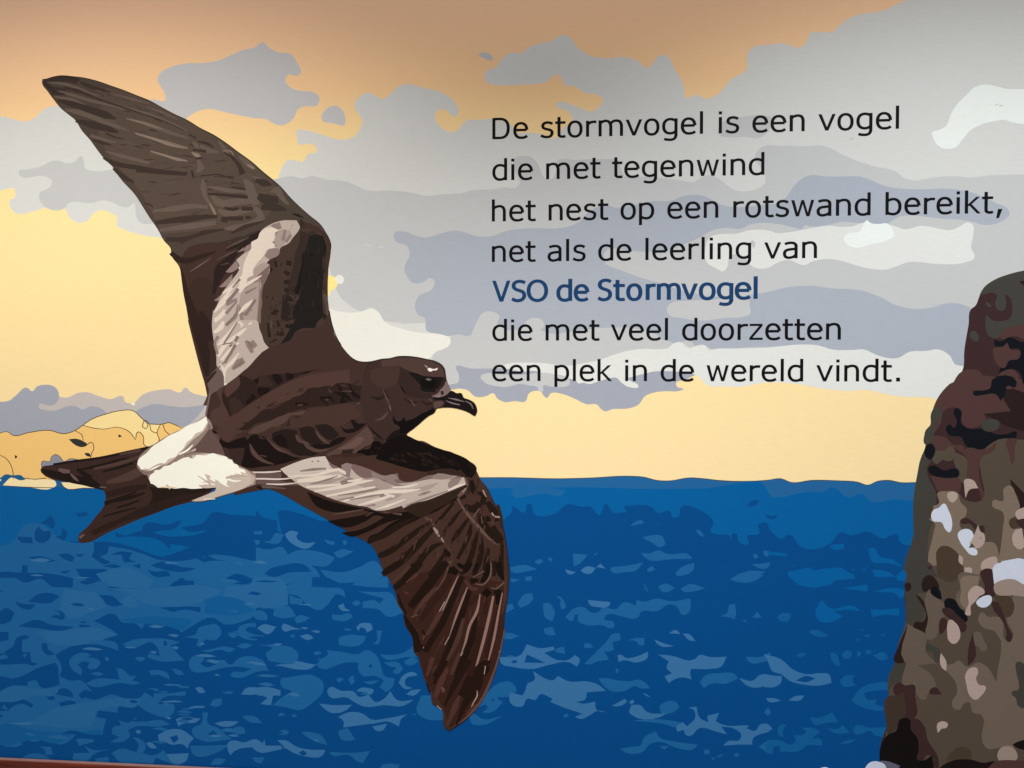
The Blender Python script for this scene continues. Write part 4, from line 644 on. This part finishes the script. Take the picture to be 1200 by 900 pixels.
# head
q = Print()
q.fill(B3, H_ + "-20,158 0,155 60,140 150,132 230,112 320,108 430,118 530,138 640,165 700,200 730,240 742,300 748,350 765,400 780,450 800,480 770,560 700,655 640,672 630,700 560,745 480,810 430,855 370,900 200,1010 100,1000 -100,800 -140,400")
q.fill((58, 41, 37), H_ + "-20,164 0,161 60,147 150,139 230,119 320,115 430,125 530,145 640,172 692,204 722,244 735,300 742,350 758,400 772,450 794,482 760,555 700,650 640,666 560,735 480,800 430,845 200,900 100,1000 -100,800 -140,400")
q.fill((77, 57, 51), H_ + "60,160 250,130 430,135 620,180 700,230 735,330 620,328 500,315 400,285 300,240 250,215 160,260 80,240")
q.fill((67, 48, 43), H_ + "-60,260 100,220 240,210 255,260 220,400 120,440 -20,400")
q.fill((50, 35, 32), H_ + "260,220 345,280 400,350 440,400 470,450 480,480 600,510 590,560 520,560 400,540 320,520 260,410 230,400 250,320")
q.line((40, 28, 25), H_ + "-40,540,20 40,560,40 100,530,20 ; 95,470,20 130,560,30 ; 300,560,8 380,600,30 450,600,10 ; 480,580,10 560,620,30 600,600,10")
q.line(B3, H_ + "264,416,8 288,462,22 322,514,8 ; 182,730,4 205,790,22 260,840,30")
q.line((132, 112, 104), H_ + "138,600,4 150,640,9 165,685,4")
q.line(B4, H_ + "80,460,8 120,560,20 160,650,8 ; 0,790,10 80,760,30 130,700,14 ; 360,560,8 420,640,20 ; 560,560,10 600,580,20")
q.fill((86, 66, 60), H_ + "610,600 700,582 726,600 680,648 625,662")
q.fill((13, 7, 6), H_ + "180,730 210,790 250,800 310,750 315,795 400,770 500,710 560,690 555,670 580,680 600,650 615,670 640,672 630,700 560,745 430,855 370,900 260,930 250,850 200,820")
q.fill((122, 103, 99), H_ + "720,430 745,370 765,400 790,478 745,520 660,545 590,535 660,500 690,460")
q.fill(B2, H_ + "690,340 745,330 748,360 700,430 640,470 ; 690,478 715,478 722,505 705,525 690,505")
q.line((170, 150, 144), H_ + "655,540,8 680,530,6 ; 515,205,4 545,225,14 550,240,4")
hd = bird_part(q, 'head')
q = Print()
q.fill((22, 18, 15), H_ + "345,275 430,290 500,318 620,330 712,333 690,400 665,440 635,465 635,495 560,490 480,470 470,420 430,370 370,310")
q.fill((11, 8, 7), H_ + "500,340 600,340 650,380 600,450 520,450 480,400")
q.fill((98, 93, 87), H_ + "525,352 560,342 597,358 560,372")
bird_part(q, 'eye')
q = Print()
q.fill((246, 236, 226), H_ + "555,240 575,234 600,246 630,245 658,233 652,255 605,262 590,273 560,266 550,250")
bird_part(q, 'crown_highlight')
q = Print()
q.fill((22, 15, 16), H_ + "600,552 680,548 750,520 800,476 860,502 905,500 918,515 925,540 990,570 1040,600 1068,650 1072,700 1052,745 1030,735 990,710 900,675 800,655 690,655 730,625 720,580 620,570")
q.line((122, 106, 108), H_ + "765,552,3 850,568,20 940,592,5 ; 742,580,4 800,603,16 892,626,12 ; 948,585,6 1005,615,16 1032,668,6")
bird_part(q, 'beak', 'black hooked beak')

# near (lower) wing
q = Print()
LW = (M_ + "-120,470 -40,440 60,400 230,345 480,340 700,300 760,265 850,300 930,325 1000,360 1030,400 1055,450 " + Y_ + "1000,200 1050,300 1100,400 1130,500 1150,600 1165,700 1175,800 1180,900 " + Z_ + "1045,150 1030,300 1005,450 990,600 960,750 920,900 " + E_ + "1100,500 1050,600 1000,660 950,700 905,728 885,710 872,625 830,600 820,540 785,470 778,385 750,370 735,290 700,230 690,170 665,130 655,70 615,0 " + M_ + "600,880 570,800 540,755 470,715 380,660 290,610 200,560 120,515 60,492 0,500 -100,520")
q.fill((27, 16, 12), LW)
q.fill((67, 45, 37), LW.replace(Y_, "@419.2,540,6.667 ").replace(Z_, "@439.3,660,6.667 ").replace(E_, "@299.6,674.4,4 "))
q.fill((58, 33, 26), Z_ + "140,190 400,60 700,100 1000,150 1010,450 960,750 900,900 " + E_ + "1040,600 905,715 880,620 825,540 785,460 745,300")
# shoulder and coverts
q.fill((15, 9, 7), M_ + "700,240 760,266 850,300 930,325 1000,362 1030,400 1010,440 980,430 930,405 880,405 800,412 700,392 620,368 560,350 600,280")
plumage(q, M_ + '600,340 720,290 850,330 960,370 1000,400 930,395 800,400 690,380', 40, lambda x, y: math.radians(20), 10, 2.8, ((44, 29, 23), (34, 22, 17), (28, 18, 14)))
q.fill((52, 35, 28), M_ + "900,420 960,400 985,430 1010,470 1000,520 975,500 960,440 ; 800,410 850,400 930,400 975,430 940,432 820,445")
q.line((98, 74, 65), M_ + "985,440,6 990,470,12 975,500,8 ; 945,520,6 960,515,20 985,490,10 ; 1065,495,4 1075,515,12 1082,530,5 ; 1108,600,8 1125,615,26 1140,620,8")
q.fill((22, 13, 9), Y_ + "-400,240 -260,300 0,365 100,385 200,410 330,400 500,380 700,300 840,190 855,205 785,262 790,300 730,322 620,390 500,440 400,490 280,540 150,610 90,645 70,640 80,600 160,560 260,485 330,450 200,490 60,560 -60,590 -130,560 0,540 100,500 200,440 140,425 60,470 -120,520 -240,470 -120,450 0,430 110,405 40,385 -200,400 -330,350")
q.fill((47, 32, 24), Y_ + "340,362 400,350 520,310 700,250 840,195 770,280 700,330 600,380 480,440 430,420 380,392")
q.line((90, 68, 60), Y_ + "190,400,10 240,402,12 ; 270,410,8 340,418,20 ; 120,400,4 60,430,8 ; -200,420,6 -80,400,14 40,380,8 ; 520,440,10 550,460,26 ; 560,450,14 590,500,14")
DS = (34, 21, 14)
q.line(DS, Y_ + "85,625,40 200,580,46 330,500,46 450,440,14 ; 155,745,40 230,715,50 350,630,46 470,540,40 560,480,14 ; 205,870,50 330,790,56 450,670,56 585,530,34 ; 350,910,50 470,790,56 570,680,46 665,640,20 ; 560,905,56 640,800,56 690,710,40 ; 598,492,10 650,440,26 745,325,24 ; 668,558,18 740,460,34 812,375,12 ; 716,645,18 780,560,38 872,435,22 ; 775,765,24 830,660,34 870,560,40 880,495,20 ; 800,885,36 860,800,44 900,680,44 932,560,26 ; 900,895,36 940,800,44 960,700,50 965,600,16 ; 985,895,26 1000,780,46 1015,680,24 ; 920,400,20 960,460,60 1010,540,60 1080,620,50 1130,640,14 ; 885,150,30 895,220,52 905,260,20 ; 830,345,24 900,375,66 950,330,46 ; 800,295,24 840,270,26 ; 930,250,20 985,260,40 970,340,46 ; 1010,320,40 1060,400,60 1090,470,40 ; 1050,510,40 1100,590,50 1130,620,20 ; 1060,780,30 1060,900,30 ; 1125,650,24 1115,780,40 1115,900,46 ; 980,460,30 1010,450,50 1030,470,20")
q.line((25, 15, 11), Y_ + "860,20,40 900,60,50 880,120,30 ; 730,10,30 800,40,40 ; 985,470,20 1015,450,30 ; 890,170,20 900,240,30 ; 670,690,20 720,740,40 ; 700,850,60 770,870,50")
q.line((52, 35, 28), Y_ + "1090,340,20 1110,430,30 1120,520,20 ; 940,140,10 930,200,16 900,260,14")
q.line((98, 76, 67), Y_ + "798,335,10 840,400,24 890,460,24 960,540,26 1010,595,20 1085,655,8 ; 945,370,8 900,440,16 ; 775,290,18 800,340,14 ; 778,280,20 815,245,34 850,205,10 ; 960,430,6 970,490,10 ; 1040,480,6 1050,490,8")
q.line((158, 132, 122), Y_ + "588,520,14 610,550,26 632,592,14 ; 648,600,12 667,638,12 ; 972,228,8 985,255,14 1000,282,5 ; 1042,405,14 1060,430,14 1105,440,14 ; 815,245,10 840,215,8")
q.line((90, 66, 58), Y_ + "600,600,4 670,640,5 740,750,5 ; 720,780,20 690,850,10 ; 730,770,10 740,785,8")
# primaries
plumage(q, Y_ + "300,600 600,450 900,250 1080,420 1140,700 1150,880 500,880 250,830 180,760", 70, lambda x, y: math.radians(130 - (x - 450) * .25), 13, 2.0, ((79, 55, 47), (58, 39, 33), (49, 32, 25)))
plumage(q, Z_ + "160,120 600,60 980,120 960,500 880,780 420,860 250,430", 60, lambda x, y: math.radians(122 - (x - 500) * .28), 15, 1.8, ((68, 42, 34), (49, 27, 21), (79, 51, 42)))
DZ = (32, 18, 12)
q.line(DZ, Z_ + "55,85,40 130,40,46 200,-10,50 ; 145,195,40 250,110,56 350,-10,60 ; 270,340,50 380,210,76 500,60,66 560,-10,50 ; 385,690,34 440,600,46 520,470,50 600,280,50 680,100,36 ; 470,890,46 530,780,56 600,600,56 660,420,66 740,190,44 ; 640,895,56 700,720,56 760,560,50 790,420,24 ; 790,870,60 860,840,50 890,800,14 ; 225,400,16 260,480,44 310,560,50 330,680,56 375,640,20 ; 175,240,14 200,320,26 240,390,16")
q.line((50, 27, 21), Z_ + "350,440,40 450,300,56 560,150,56 600,80,30 ; 830,500,50 800,620,56 760,760,56 740,880,50 ; 870,280,24 855,400,46 ; 960,340,20 930,480,30 890,620,40 860,740,20 ; 790,250,30 740,330,20")
q.line((77, 51, 43), Z_ + "300,400,20 400,270,40 480,190,30 ; 120,160,14 200,90,30 270,20,24 ; 240,150,10 330,80,30 ; 400,560,24 500,400,40 560,280,26 ; 560,760,20 640,600,40 690,430,24 ; 220,220,14 260,240,14 ; 590,870,30 660,700,30")
q.line((90, 65, 55), Z_ + "575,25,8 530,130,14 478,212,8 ; 280,420,12 330,400,14 ; 370,600,8 385,560,14")
q.line((146, 114, 102), Z_ + "648,95,6 600,200,16 560,290,12 525,368,10 ; 722,180,6 690,260,16 640,390,18 575,580,5 ; 818,240,8 795,370,22 735,490,20 705,610,18 665,722,6 ; 922,255,16 895,390,24 845,600,24 788,805,16 ; 992,230,8 965,370,16 925,590,20 875,790,8")
q.line((23, 13, 8), Z_ + "595,30,40 620,60,50 650,70,20 ; 640,0,20 700,50,60 740,-10,50 ; 770,70,30 800,0,36 ; 830,150,30 870,80,46 890,-10,36 ; 960,-10,40 970,60,50 1000,130,20 ; 745,140,40 800,130,24 ; 850,210,60 890,250,56 ; 930,210,46 960,220,50 955,320,26 ; 370,520,8 385,560,14")
q.line((103, 80, 70), Z_ + "780,160,8 840,165,14 880,130,14 905,50,14 900,-10,8 ; 905,190,8 940,200,10 980,170,14 1020,140,8 ; 760,110,6 850,60,10")
q.line((75, 49, 41), Z_ + "700,130,20 760,200,36 800,200,20 ; 1020,100,20 1010,250,20 990,400,14 ; 650,40,14 680,60,20")
# tip
q.line((36, 20, 14), E_ + "835,505,14 860,440,26 900,330,20 ; 885,605,8 930,510,30 1000,390,30 ; 940,695,8 980,600,30 1030,510,60 1070,410,36 1100,400,10 ; 960,560,30 1010,470,40 ; 745,300,16 775,350,24 ; 800,500,6 815,545,8")
q.line((79, 51, 43), E_ + "895,705,10 930,620,30 955,560,14 ; 840,570,20 870,490,30 900,430,16 ; 800,470,10 830,380,26 ; 985,650,8 1030,600,20")
q.line((100, 72, 64), E_ + "950,692,4 1000,650,10 1050,590,12 1100,490,12 1140,370,8 1165,250,6 ; 870,520,8 880,535,16 878,545,6")
q.line((186, 160, 150), E_ + "1036,535,2 1038,555,5 1018,595,4 1010,612,2 ; 1076,420,4 1070,460,3 ; 885,322,3 905,285,3 ; 860,165,3 885,120,3 ; 848,606,3 870,625,3 ; 785,330,2 786,338,2 ; 960,375,2 972,355,2 ; 1140,355,3 1145,352,2")
bird_part(q, 'wing', 'dark down-stroked wing with separate primary feathers')

# pale bar of the lower wing
q = Print()
q.line((105, 84, 78), M_ + "-80,425,20 20,430,30 120,430,30 ; -60,455,14 60,462,24 200,470,10 ; 0,480,10 60,482,12 140,490,5")
q.line((36, 24, 20), M_ + "0,480,6 20,485,20 30,495,6")
q.fill((122, 100, 94), M_ + "325,338 345,365 400,395 420,370 440,372 540,402 600,428 665,418 672,445 720,458 740,455 810,428 940,430 980,438 985,470 900,505 600,520 400,450 340,400")
q.fill(B6, M_ + "115,398 180,370 260,345 325,338 340,372 370,400 410,412 420,430 440,385 455,405 500,440 540,445 600,460 700,465 820,445 900,438 945,430 900,450 975,437 985,470 900,505 800,545 735,560 690,582 685,570 600,592 560,592 520,575 480,570 380,545 290,510 200,470 150,430")
q.fill((204, 192, 181), M_ + "115,398 180,370 260,345 325,338 345,378 350,405 240,420 150,430")
q.fill(B5, M_ + "400,380 430,370 450,378 440,440 415,430 ; 540,408 600,430 650,425 670,445 620,450 545,440 ; 820,445 830,430 940,430 900,445 ; 600,458 640,440 660,462 740,470 660,480 ; 900,470 920,445 965,440 945,470 905,490 ; 395,455 450,440 480,460 440,480 400,475 ; 570,480 610,470 605,530 585,545")
q.fill((168, 150, 142), M_ + "440,470 560,440 640,480 560,520 500,480 ; 640,500 700,495 680,520 650,540 610,550 600,520 ; 740,490 860,460 820,490 760,500 ; 260,470 400,430 420,440 300,475")
q.line(B7, M_ + "150,434,5 280,426,14 415,414,14 422,425,3 ; 195,455,16 300,443,26 400,430,12 ; 235,482,8 300,478,14 400,470,8 ; 275,503,8 400,482,16 500,458,14 552,450,4 ; 330,525,8 450,503,16 560,482,8 ; 410,548,8 520,520,16 600,505,20 700,502,16 772,492,5 ; 480,568,6 560,546,16 640,522,10 ; 605,515,8 650,528,12 ; 560,588,4 620,570,12 700,540,6 ; 900,500,6 940,480,12 980,468,5 ; 430,455,8 480,450,14 500,445,5 ; 640,485,6 720,478,12 760,468,5")
q.line(B5, M_ + "208,408,6 270,400,14 330,396,8 ; 255,468,4 330,450,10 385,430,4 ; 385,522,4 500,505,12 575,490,6 ; 440,542,4 540,525,10 600,515,4 ; 760,522,4 790,512,14 820,503,5 ; 380,545,4 460,530,8 ; 700,570,4 800,535,10 900,500,4 ; 520,572,4 560,565,10")
q.line((222, 208, 196), M_ + "-60,412,5 60,413,8 118,408,5 ; -90,445,5 40,444,8 110,446,8 190,438,4 ; 50,468,5 120,470,8 192,463,4")
q.line(B4, M_ + "262,362,5 268,362,5 ; 288,360,4 296,362,7")
bird_part(q, 'wing_bar', 'pale feathered bar across the lower wing')

# white rump
CORNER[0] = 142
q = Print()
q.fill((150, 130, 120), T_ + "965,150 985,170 1000,205 980,230 1060,345 1150,395 1200,420 1200,470 1140,492 1050,522 920,552 900,550 1010,500 1015,485 960,487 740,487 700,450 692,430 655,406 643,385 650,350 720,285 800,235 900,190")
q.fill((102, 80, 74), T_ + "905,300 960,240 985,205 1040,290 1060,345 1000,328 900,322 860,332 880,315")
q.fill((206, 190, 174), T_ + "900,335 970,325 1070,345 1110,385 1150,400 1190,430 1185,465 1140,490 1050,518 920,548 900,546 1010,502 1015,485 950,487 900,470 ; 968,155 978,182 965,210 905,262 850,320 800,365 720,410 660,400 650,370 720,290 800,240 880,200")
q.fill(B8, T_ + "968,152 973,180 958,205 952,216 918,232 900,256 878,272 862,300 838,322 826,340 792,352 778,368 752,380 735,396 705,402 690,396 665,401 655,388 645,376 652,352 668,338 690,322 720,290 745,276 800,238 830,226 880,195 925,178")
q.fill(B8, T_ + "700,442 706,426 722,416 730,403 752,401 768,386 800,379 815,368 848,362 880,346 905,350 925,332 965,334 1000,324 1030,335 1062,340 1070,352 1088,354 1098,372 1112,377 1124,395 1152,404 1153,418 1128,411 1136,426 1104,419 1080,426 1084,440 1070,446 1062,472 1042,465 1028,456 1010,447 1002,452 985,430 958,420 966,432 974,450 950,462 932,476 952,488 900,491 860,486 820,490 790,484 742,485 722,470 708,466")
q.line(B8, T_ + "1080,420,8 1120,428,10 1160,425,3 ; 1060,440,10 1100,455,8 1130,452,3 ; 1030,455,10 1062,475,8 1075,480,3 ; 940,470,8 975,465,10 1010,472,3 ; 985,440,10 1010,455,8 ; 840,330,6 880,310,10 905,285,4 ; 890,345,8 860,352,10 820,372,4")
q.line((196, 178, 164), T_ + "700,400,4 760,375,10 775,378,3 ; 860,335,8 920,305,10 ; 780,470,4 800,490,12 ; 930,430,3 990,470,8 ; 1150,405,4 1190,440,20 1180,470,10 ; 1060,440,10 1110,430,14 1160,430,8")
q.line((236, 214, 176), T_ + "760,482,4 800,484,8 830,486,3")
q.line((134, 112, 104), T_ + "700,412,3 740,395,8 778,378,3 ; 862,334,8 905,318,10 ; 975,190,10 990,210,12 ; 650,395,4 680,420,14 720,410,6")
q.line((252, 246, 232), T_ + "955,540,4 1010,538,4 ; 1055,2,6 1062,-2,6")
bird_part(q, 'rump', 'cream white rump patch')
# ------------------------------------------------------------------ the seven lines of text, drawn with a broad pen
def sup(cx, cy, rx, ry, a0, a1, n=14, e=2.25):
    out = []
    for i in range(n + 1):
        a = math.radians(a0 + (a1 - a0) * i / n)
        c, s_ = math.cos(a), math.sin(a)
        out.append((cx + rx * math.copysign(abs(c) ** (2 / e), c), cy + ry * math.copysign(abs(s_) ** (2 / e), s_)))
    return out
# a glyph is (advance, [strokes along a centre line], [filled outlines]); 1000 units to the em
def bowl_l(xs): return [(xs, 455), (430, 500), (335, 520)] + sup(318, 272, 222, 248, 90, 270, 14)[1:-1] + [(330, 24), (420, 42), (xs, 95)]
def bowl_r(x0): return [(x0, 455), (205, 500), (300, 520)] + sup(305, 272, 222, 248, 90, -90, 14)[1:-1] + [(295, 24), (205, 40), (x0, 85)]
G = {
 'n': (633, [[(125, 545), (125, 0)], [(125, 440), (200, 492), (300, 520), (400, 515), (470, 470), (505, 380), (508, 300), (508, 0)]], []),
 'h': (633, [[(125, 760), (125, 0)], [(125, 440), (200, 492), (300, 520), (400, 515), (470, 470), (505, 380), (508, 300), (508, 0)]], []),
 'm': (973, [[(125, 545), (125, 0)], [(125, 440), (190, 492), (280, 520), (370, 515), (440, 470), (480, 380), (487, 300), (487, 0)],
             [(480, 430), (550, 492), (640, 520), (735, 515), (805, 470), (842, 380), (849, 300), (849, 0)]], []),
 'r': (427, [[(125, 545), (125, 0)], [(125, 405), (190, 465), (270, 495), (350, 502), (425, 496)]], []),
 'e': (596, [[(96, 290), (506, 290)], sup(305, 272, 208, 250, 3, 180, 16) + sup(320, 272, 223, 248, 180, 262, 9)[1:] + [(385, 27), (455, 45), (528, 85)]], []),
 'o': (607, [sup(303, 272, 208, 250, 0, 360, 36)], []),
 'd': (623, [[(508, 760), (508, 0)], bowl_l(508)], []),
 'b': (623, [[(115, 760), (115, 0)], bowl_r(115)], []),
 'p': (623, [[(115, 545), (115, -207)], bowl_r(115)], []),
 'g': (623, [[(508, 545), (508, 20), (500, -60), (455, -135), (375, -168), (280, -172), (190, -162), (115, -138)],
             [(508, 455), (430, 500), (335, 520)] + sup(318, 282, 222, 238, 90, 270, 14)[1:-1] + [(330, 44), (420, 62), (508, 115)]], []),
 'a': (601, [[(105, 478), (190, 508), (300, 521), (400, 508), (462, 455), (475, 380), (475, 0)],
             [(475, 315), (350, 308), (220, 292), (130, 250), (94, 165), (120, 70), (190, 28), (280, 26), (390, 55), (475, 120)]], []),
 's': (521, [[(450, 470), (370, 508), (270, 521), (165, 495), (115, 420), (140, 340), (230, 300), (330, 275), (415, 230), (432, 145), (380, 55), (265, 25), (150, 40), (52, 88)]], []),
 't': (394, [[(150, 700), (150, 140), (170, 60), (225, 30), (300, 28), (372, 42)], [(20, 507), (372, 507)]], []),
 'i': (274, [[(137, 545), (137, 0)]], [[(83, 635), (191, 635), (191, 735), (83, 735)]]),
 'l': (274, [[(137, 760), (137, 0)]], []),
 'v': (592, [], [[(15, 545), (124, 545), (296, 118), (468, 545), (577, 545), (347, 0), (245, 0)]]),
 'w': (818, [], [[(32, 545), (136, 545), (245, 128), (364, 545), (454, 545), (575, 128), (682, 545), (786, 545), (633, 0), (530, 0), (409, 408), (288, 0), (185, 0)]]),
 'k': (592, [[(125, 760), (125, 0)]], [[(160, 290), (428, 545), (546, 545), (288, 308), (580, 0), (460, 0), (215, 262), (160, 212)]]),
 'z': (525, [], [[(48, 545), (478, 545), (478, 468), (150, 76), (486, 76), (486, 0), (40, 0), (40, 74), (365, 469), (48, 469)]]),
 'D': (771, [[(142, 727), (142, 0)], [(142, 688), (300, 688), (430, 680), (540, 630), (610, 540), (638, 420), (640, 330), (620, 210), (560, 110), (460, 52), (330, 38), (142, 38)]], []),
 'V': (684, [], [[(8, 727), (110, 727), (342, 110), (574, 727), (676, 727), (400, 0), (284, 0)]]),
 'S': (684, [[(600, 640), (500, 680), (380, 695), (240, 670), (150, 590), (160, 480), (260, 410), (400, 370), (530, 310), (570, 190), (500, 80), (370, 32), (220, 35), (80, 95)]], []),
 'O': (787, [sup(393, 363, 300, 335, 0, 360, 40, 2.15)], []),
 '.': (364, [], [[(120, 0), (246, 0), (246, 132), (120, 132)]]),
 ',': (364, [], [[(132, 135), (272, 135), (165, -165), (78, -165)]]),
 'Vb': (684, [], [[(2, 727), (140, 727), (342, 170), (544, 727), (682, 727), (412, 0), (272, 0)]]),
 'vb': (592, [], [[(8, 545), (150, 545), (296, 160), (442, 545), (584, 545), (362, 0), (230, 0)]]),
 ' ': (352, [], []),
}
def pen(path, sx, sy):
    """outline of a stroke; the pen is wider across than high, as the letter's stems are"""
    closed = math.hypot(path[0][0] - path[-1][0], path[0][1] - path[-1][1]) < 1
    p = path[:-1] if closed else path
    if len(p) > 2: p = dense(p, closed)
    L_, R_ = [], []
    n = len(p)
    for i in range(n):
        a = p[(i - 1) % n] if closed else p[max(0, i - 1)]; b = p[(i + 1) % n] if closed else p[min(n - 1, i + 1)]
        dx, dy = b[0] - a[0], b[1] - a[1]; m = math.hypot(dx, dy) or 1
        nx, ny = -dy / m, dx / m
        L_.append((p[i][0] + nx * sx / 2, p[i][1] + ny * sy / 2)); R_.append((p[i][0] - nx * sx / 2, p[i][1] - ny * sy / 2))
    return L_, R_, closed
def dense(p, closed):
    n = len(p); out = []
    for i in range(n if closed else n - 1):
        p0 = p[(i - 1) % n] if closed or i > 0 else p[0]; p1 = p[i]; p2 = p[(i + 1) % n]
        p3 = p[(i + 2) % n] if closed or i + 2 < n else p[-1]
        d = math.hypot(p2[0] - p1[0], p2[1] - p1[1])
        straight = d > 190
        k = 1 if straight else 4
        for j in range(k):
            t = j / k
            out.append(tuple(0.5 * ((2*p1[c]) + (-p0[c]+p2[c])*t + (2*p0[c]-5*p1[c]+4*p2[c]-p3[c])*t*t + (-p0[c]+3*p1[c]-3*p2[c]+p3[c])*t**3) for c in (0, 1)))
    if not closed: out.append(p[-1])
    return out

class Lettering:
    """a line of text: every letter is a child of its own"""
    def __init__(s, mat): s.m = mat; s.k = 0; s.letters = []
    def add(s, pts_list, faces):
        s.j += 1
        y = -0.0003 - (TEXT_BASE + s.j) * STEP
        b = len(s.v)
        s.v += [(x, y, z) for x, z in pts_list]
        s.f += [tuple(b + i for i in f) for f in faces]
    def glyph(s, ch, x, z, ex, ez, wx=108, wy=89):
        adv, strokes, polys = G[ch]
        s.v = []; s.f = []; s.j = s.k % 2 * 3; s.k += 1
        M = lambda q: (x + q[0] * ex / 1000, z + q[1] * ez / 1000)
        for st in strokes:
            L_, R_, cl = pen(st, wx, wy)
            n = len(L_)
            s.add([M(q) for q in L_ + R_], [(i, (i + 1) % n, n + (i + 1) % n, n + i) for i in range(n if cl else n - 1)])
        for po in polys:
            s.add([M(q) for q in po], [tuple(range(len(po)))])
        if s.v: s.letters.append((s.v, s.f, x, z))
        return adv * ex / 1000
    def build(s, name, label):
        root = bpy.data.objects.new(name, None); COL.objects.link(root); root.parent = mural
        x0, z0 = s.letters[0][2], s.letters[0][3]; root.location = (x0, 0, z0)
        for v, f, lx, lz in s.letters:
            me = bpy.data.meshes.new('letter'); me.from_pydata([(a - x0, b, c - z0) for a, b, c in v], [], f); me.update()
            me.materials.append(s.m)
            for p in me.polygons:
                if p.normal.y > 0: p.flip()
            o = bpy.data.objects.new('letter', me); COL.objects.link(o); o.parent = root
        return tag(root, label)

TEXT_BASE = 2 + max(v for (i, j), v in CELLS.items() if 47 <= i <= 84 and 8 <= j <= 37)
print('text base', TEXT_BASE)
BLACK = ink((11, 11, 13), 'black_ink')
LINES = [("De stormvogel is een vogel", 574.0, 163.2, 1055.0), ("die met tegenwind", 575.5, 211.5, 896.5), ("het nest op een rotswand bereikt,", 574.0, 259.6, 1176.5),
         ("net als de leerling van", 574.0, 307.0, 958.5), (None, 0, 0, 0), ("die met veel doorzetten", 575.5, 399.3, 986.5), ("een plek in de wereld vindt.", 575.3, 446.4, 1057.5)]
EM = None
for txt, x0, yb, x1 in LINES:
    if txt is None:
        # the school's name in heavier blue letters, each at its own place
        L2 = Lettering(ink((24, 64, 106), 'blue_ink'))
        spans = [('V', 577, 598), ('S', 599.5, 616.5), ('O', 617.5, 642), ('d', 652, 670.2), ('e', 672.5, 689.5), ('S', 700.5, 717), ('t', 718.5, 732.5), ('o', 734, 752.5),
                 ('r', 757, 768.5), ('m', 770, 797.5), ('v', 798.5, 817.5), ('o', 819, 838.5), ('g', 840, 859), ('e', 861, 879.5), ('l', 883, 887.8)]
        ink_w = {'V': (8, 676), 'S': (62, 640), 'O': (36, 750), 'd': (30, 566), 'e': (34, 548), 't': (18, 380), 'o': (33, 573), 'r': (64, 430), 'm': (64, 910), 'v': (18, 574), 'g': (30, 566), 'l': (76, 198)}
        for ch, a, b in spans:
            ybase = 353.6 - (a - 577) / 310 * 3.4
            xa, za = wall(a, ybase); xb, _ = wall(b, ybase)
            l0, l1 = ink_w[ch]
            if ch == 'l': l0, l1 = 75, 199
            ex = (xb - xa) / (l1 - l0) * 1000
            if ch in 'Vv': ch = ch + 'b'
            ez = EM * 1.0
            w = 138 * EM / ex
            L2.glyph(ch, xa - l0 * ex / 1000, za, ex, ez, w, 112)
        L2.build('text_line', 'bold blue lettering of the fifth line')
        continue
    xa, z = wall(x0, yb); xb, _ = wall(x1, yb)
    z = wall(x0 + 2, yb)[1]
    # side bearings of the first and last letter
    tot = sum(G[c][0] for c in txt) - 38
    em = (xb - xa) / tot * 1000
    if EM is None: EM = em
    print('em', txt[:5], em, 'slope', wall(x1, yb)[1] - z)
    L1 = Lettering(BLACK); x = xa - 0.0
    for c in txt:
        x += L1.glyph(c, x, z, em, EM)
    L1.build('text_line', 'black lettering ' + txt.replace(',', '').replace('.', ''))
# ------------------------------------------------------------------ varnished wooden rail under the mural
def wood():
    m = bpy.data.materials.new('varnished_wood'); m.use_nodes = True
    nt = m.node_tree; b = nt.nodes['Principled BSDF']; N = nt.nodes; L = nt.links
    g = N.new('ShaderNodeNewGeometry'); mp = N.new('ShaderNodeMapping'); mp.inputs['Scale'].default_value = (3, 60, 90)
    L.new(g.outputs['Position'], mp.inputs[0])
    n = N.new('ShaderNodeTexNoise'); n.inputs['Scale'].default_value = 1; n.inputs['Detail'].default_value = 6; n.inputs['Distortion'].default_value = 0.6
    L.new(mp.outputs[0], n.inputs['Vector'])
    cr = N.new('ShaderNodeValToRGB'); L.new(n.outputs[0], cr.inputs[0])
    e = cr.color_ramp.elements
    e[0].position = 0.3; e[0].color = (*lin((70, 22, 10)), 1); e[1].position = 0.72; e[1].color = (*lin((124, 46, 22)), 1)
    L.new(cr.outputs[0], b.inputs['Base Color']); b.inputs['Roughness'].default_value = 0.3
    return m
wd = wood()
# its top edge meets the picture at (0, 889) and (250, 900)
depth = 0.022
def rail_z():
    d = CAM_M @ Vector(((0 - 600) / F_PX, -(889.5 - 450) / F_PX, -1.0))
    t = (CAM_D - depth) / d.y
    return CAM_Z + d.z * t
RZ = rail_z() - 0.0035
print('rail z', RZ)
rail = bpy.data.objects.new('wooden_rail', None); COL.objects.link(rail); rail.location = (0, -depth, RZ)
tag(rail, 'varnished red brown wooden rail along the bottom edge of the mural', 'rail')
r1 = box_obj('rail_board', X0, X1, -depth, -0.006, RZ - 0.10, RZ - 0.001, wd, None, 0.0016); r1.parent = rail; r1.matrix_parent_inverse = Matrix.Translation((0, depth, -RZ))
r2 = box_obj('lower_board', X0, X1, -depth + 0.005, -0.006, RZ - 0.42, RZ - 0.104, wd, None, 0.0015); r2.parent = rail; r2.matrix_parent_inverse = Matrix.Translation((0, depth, -RZ))

edge = paint('painted_rail_highlight', (150, 112, 98), 0.35)  # pale thin strip paints the specular gleam along the rail's top edge
r3 = box_obj('rail_highlight_strip', X0, X1, -depth * 0.9, -0.0062, RZ - 0.0008, RZ + 0.0004, edge); r3.parent = rail; r3.matrix_parent_inverse = Matrix.Translation((0, depth, -RZ))
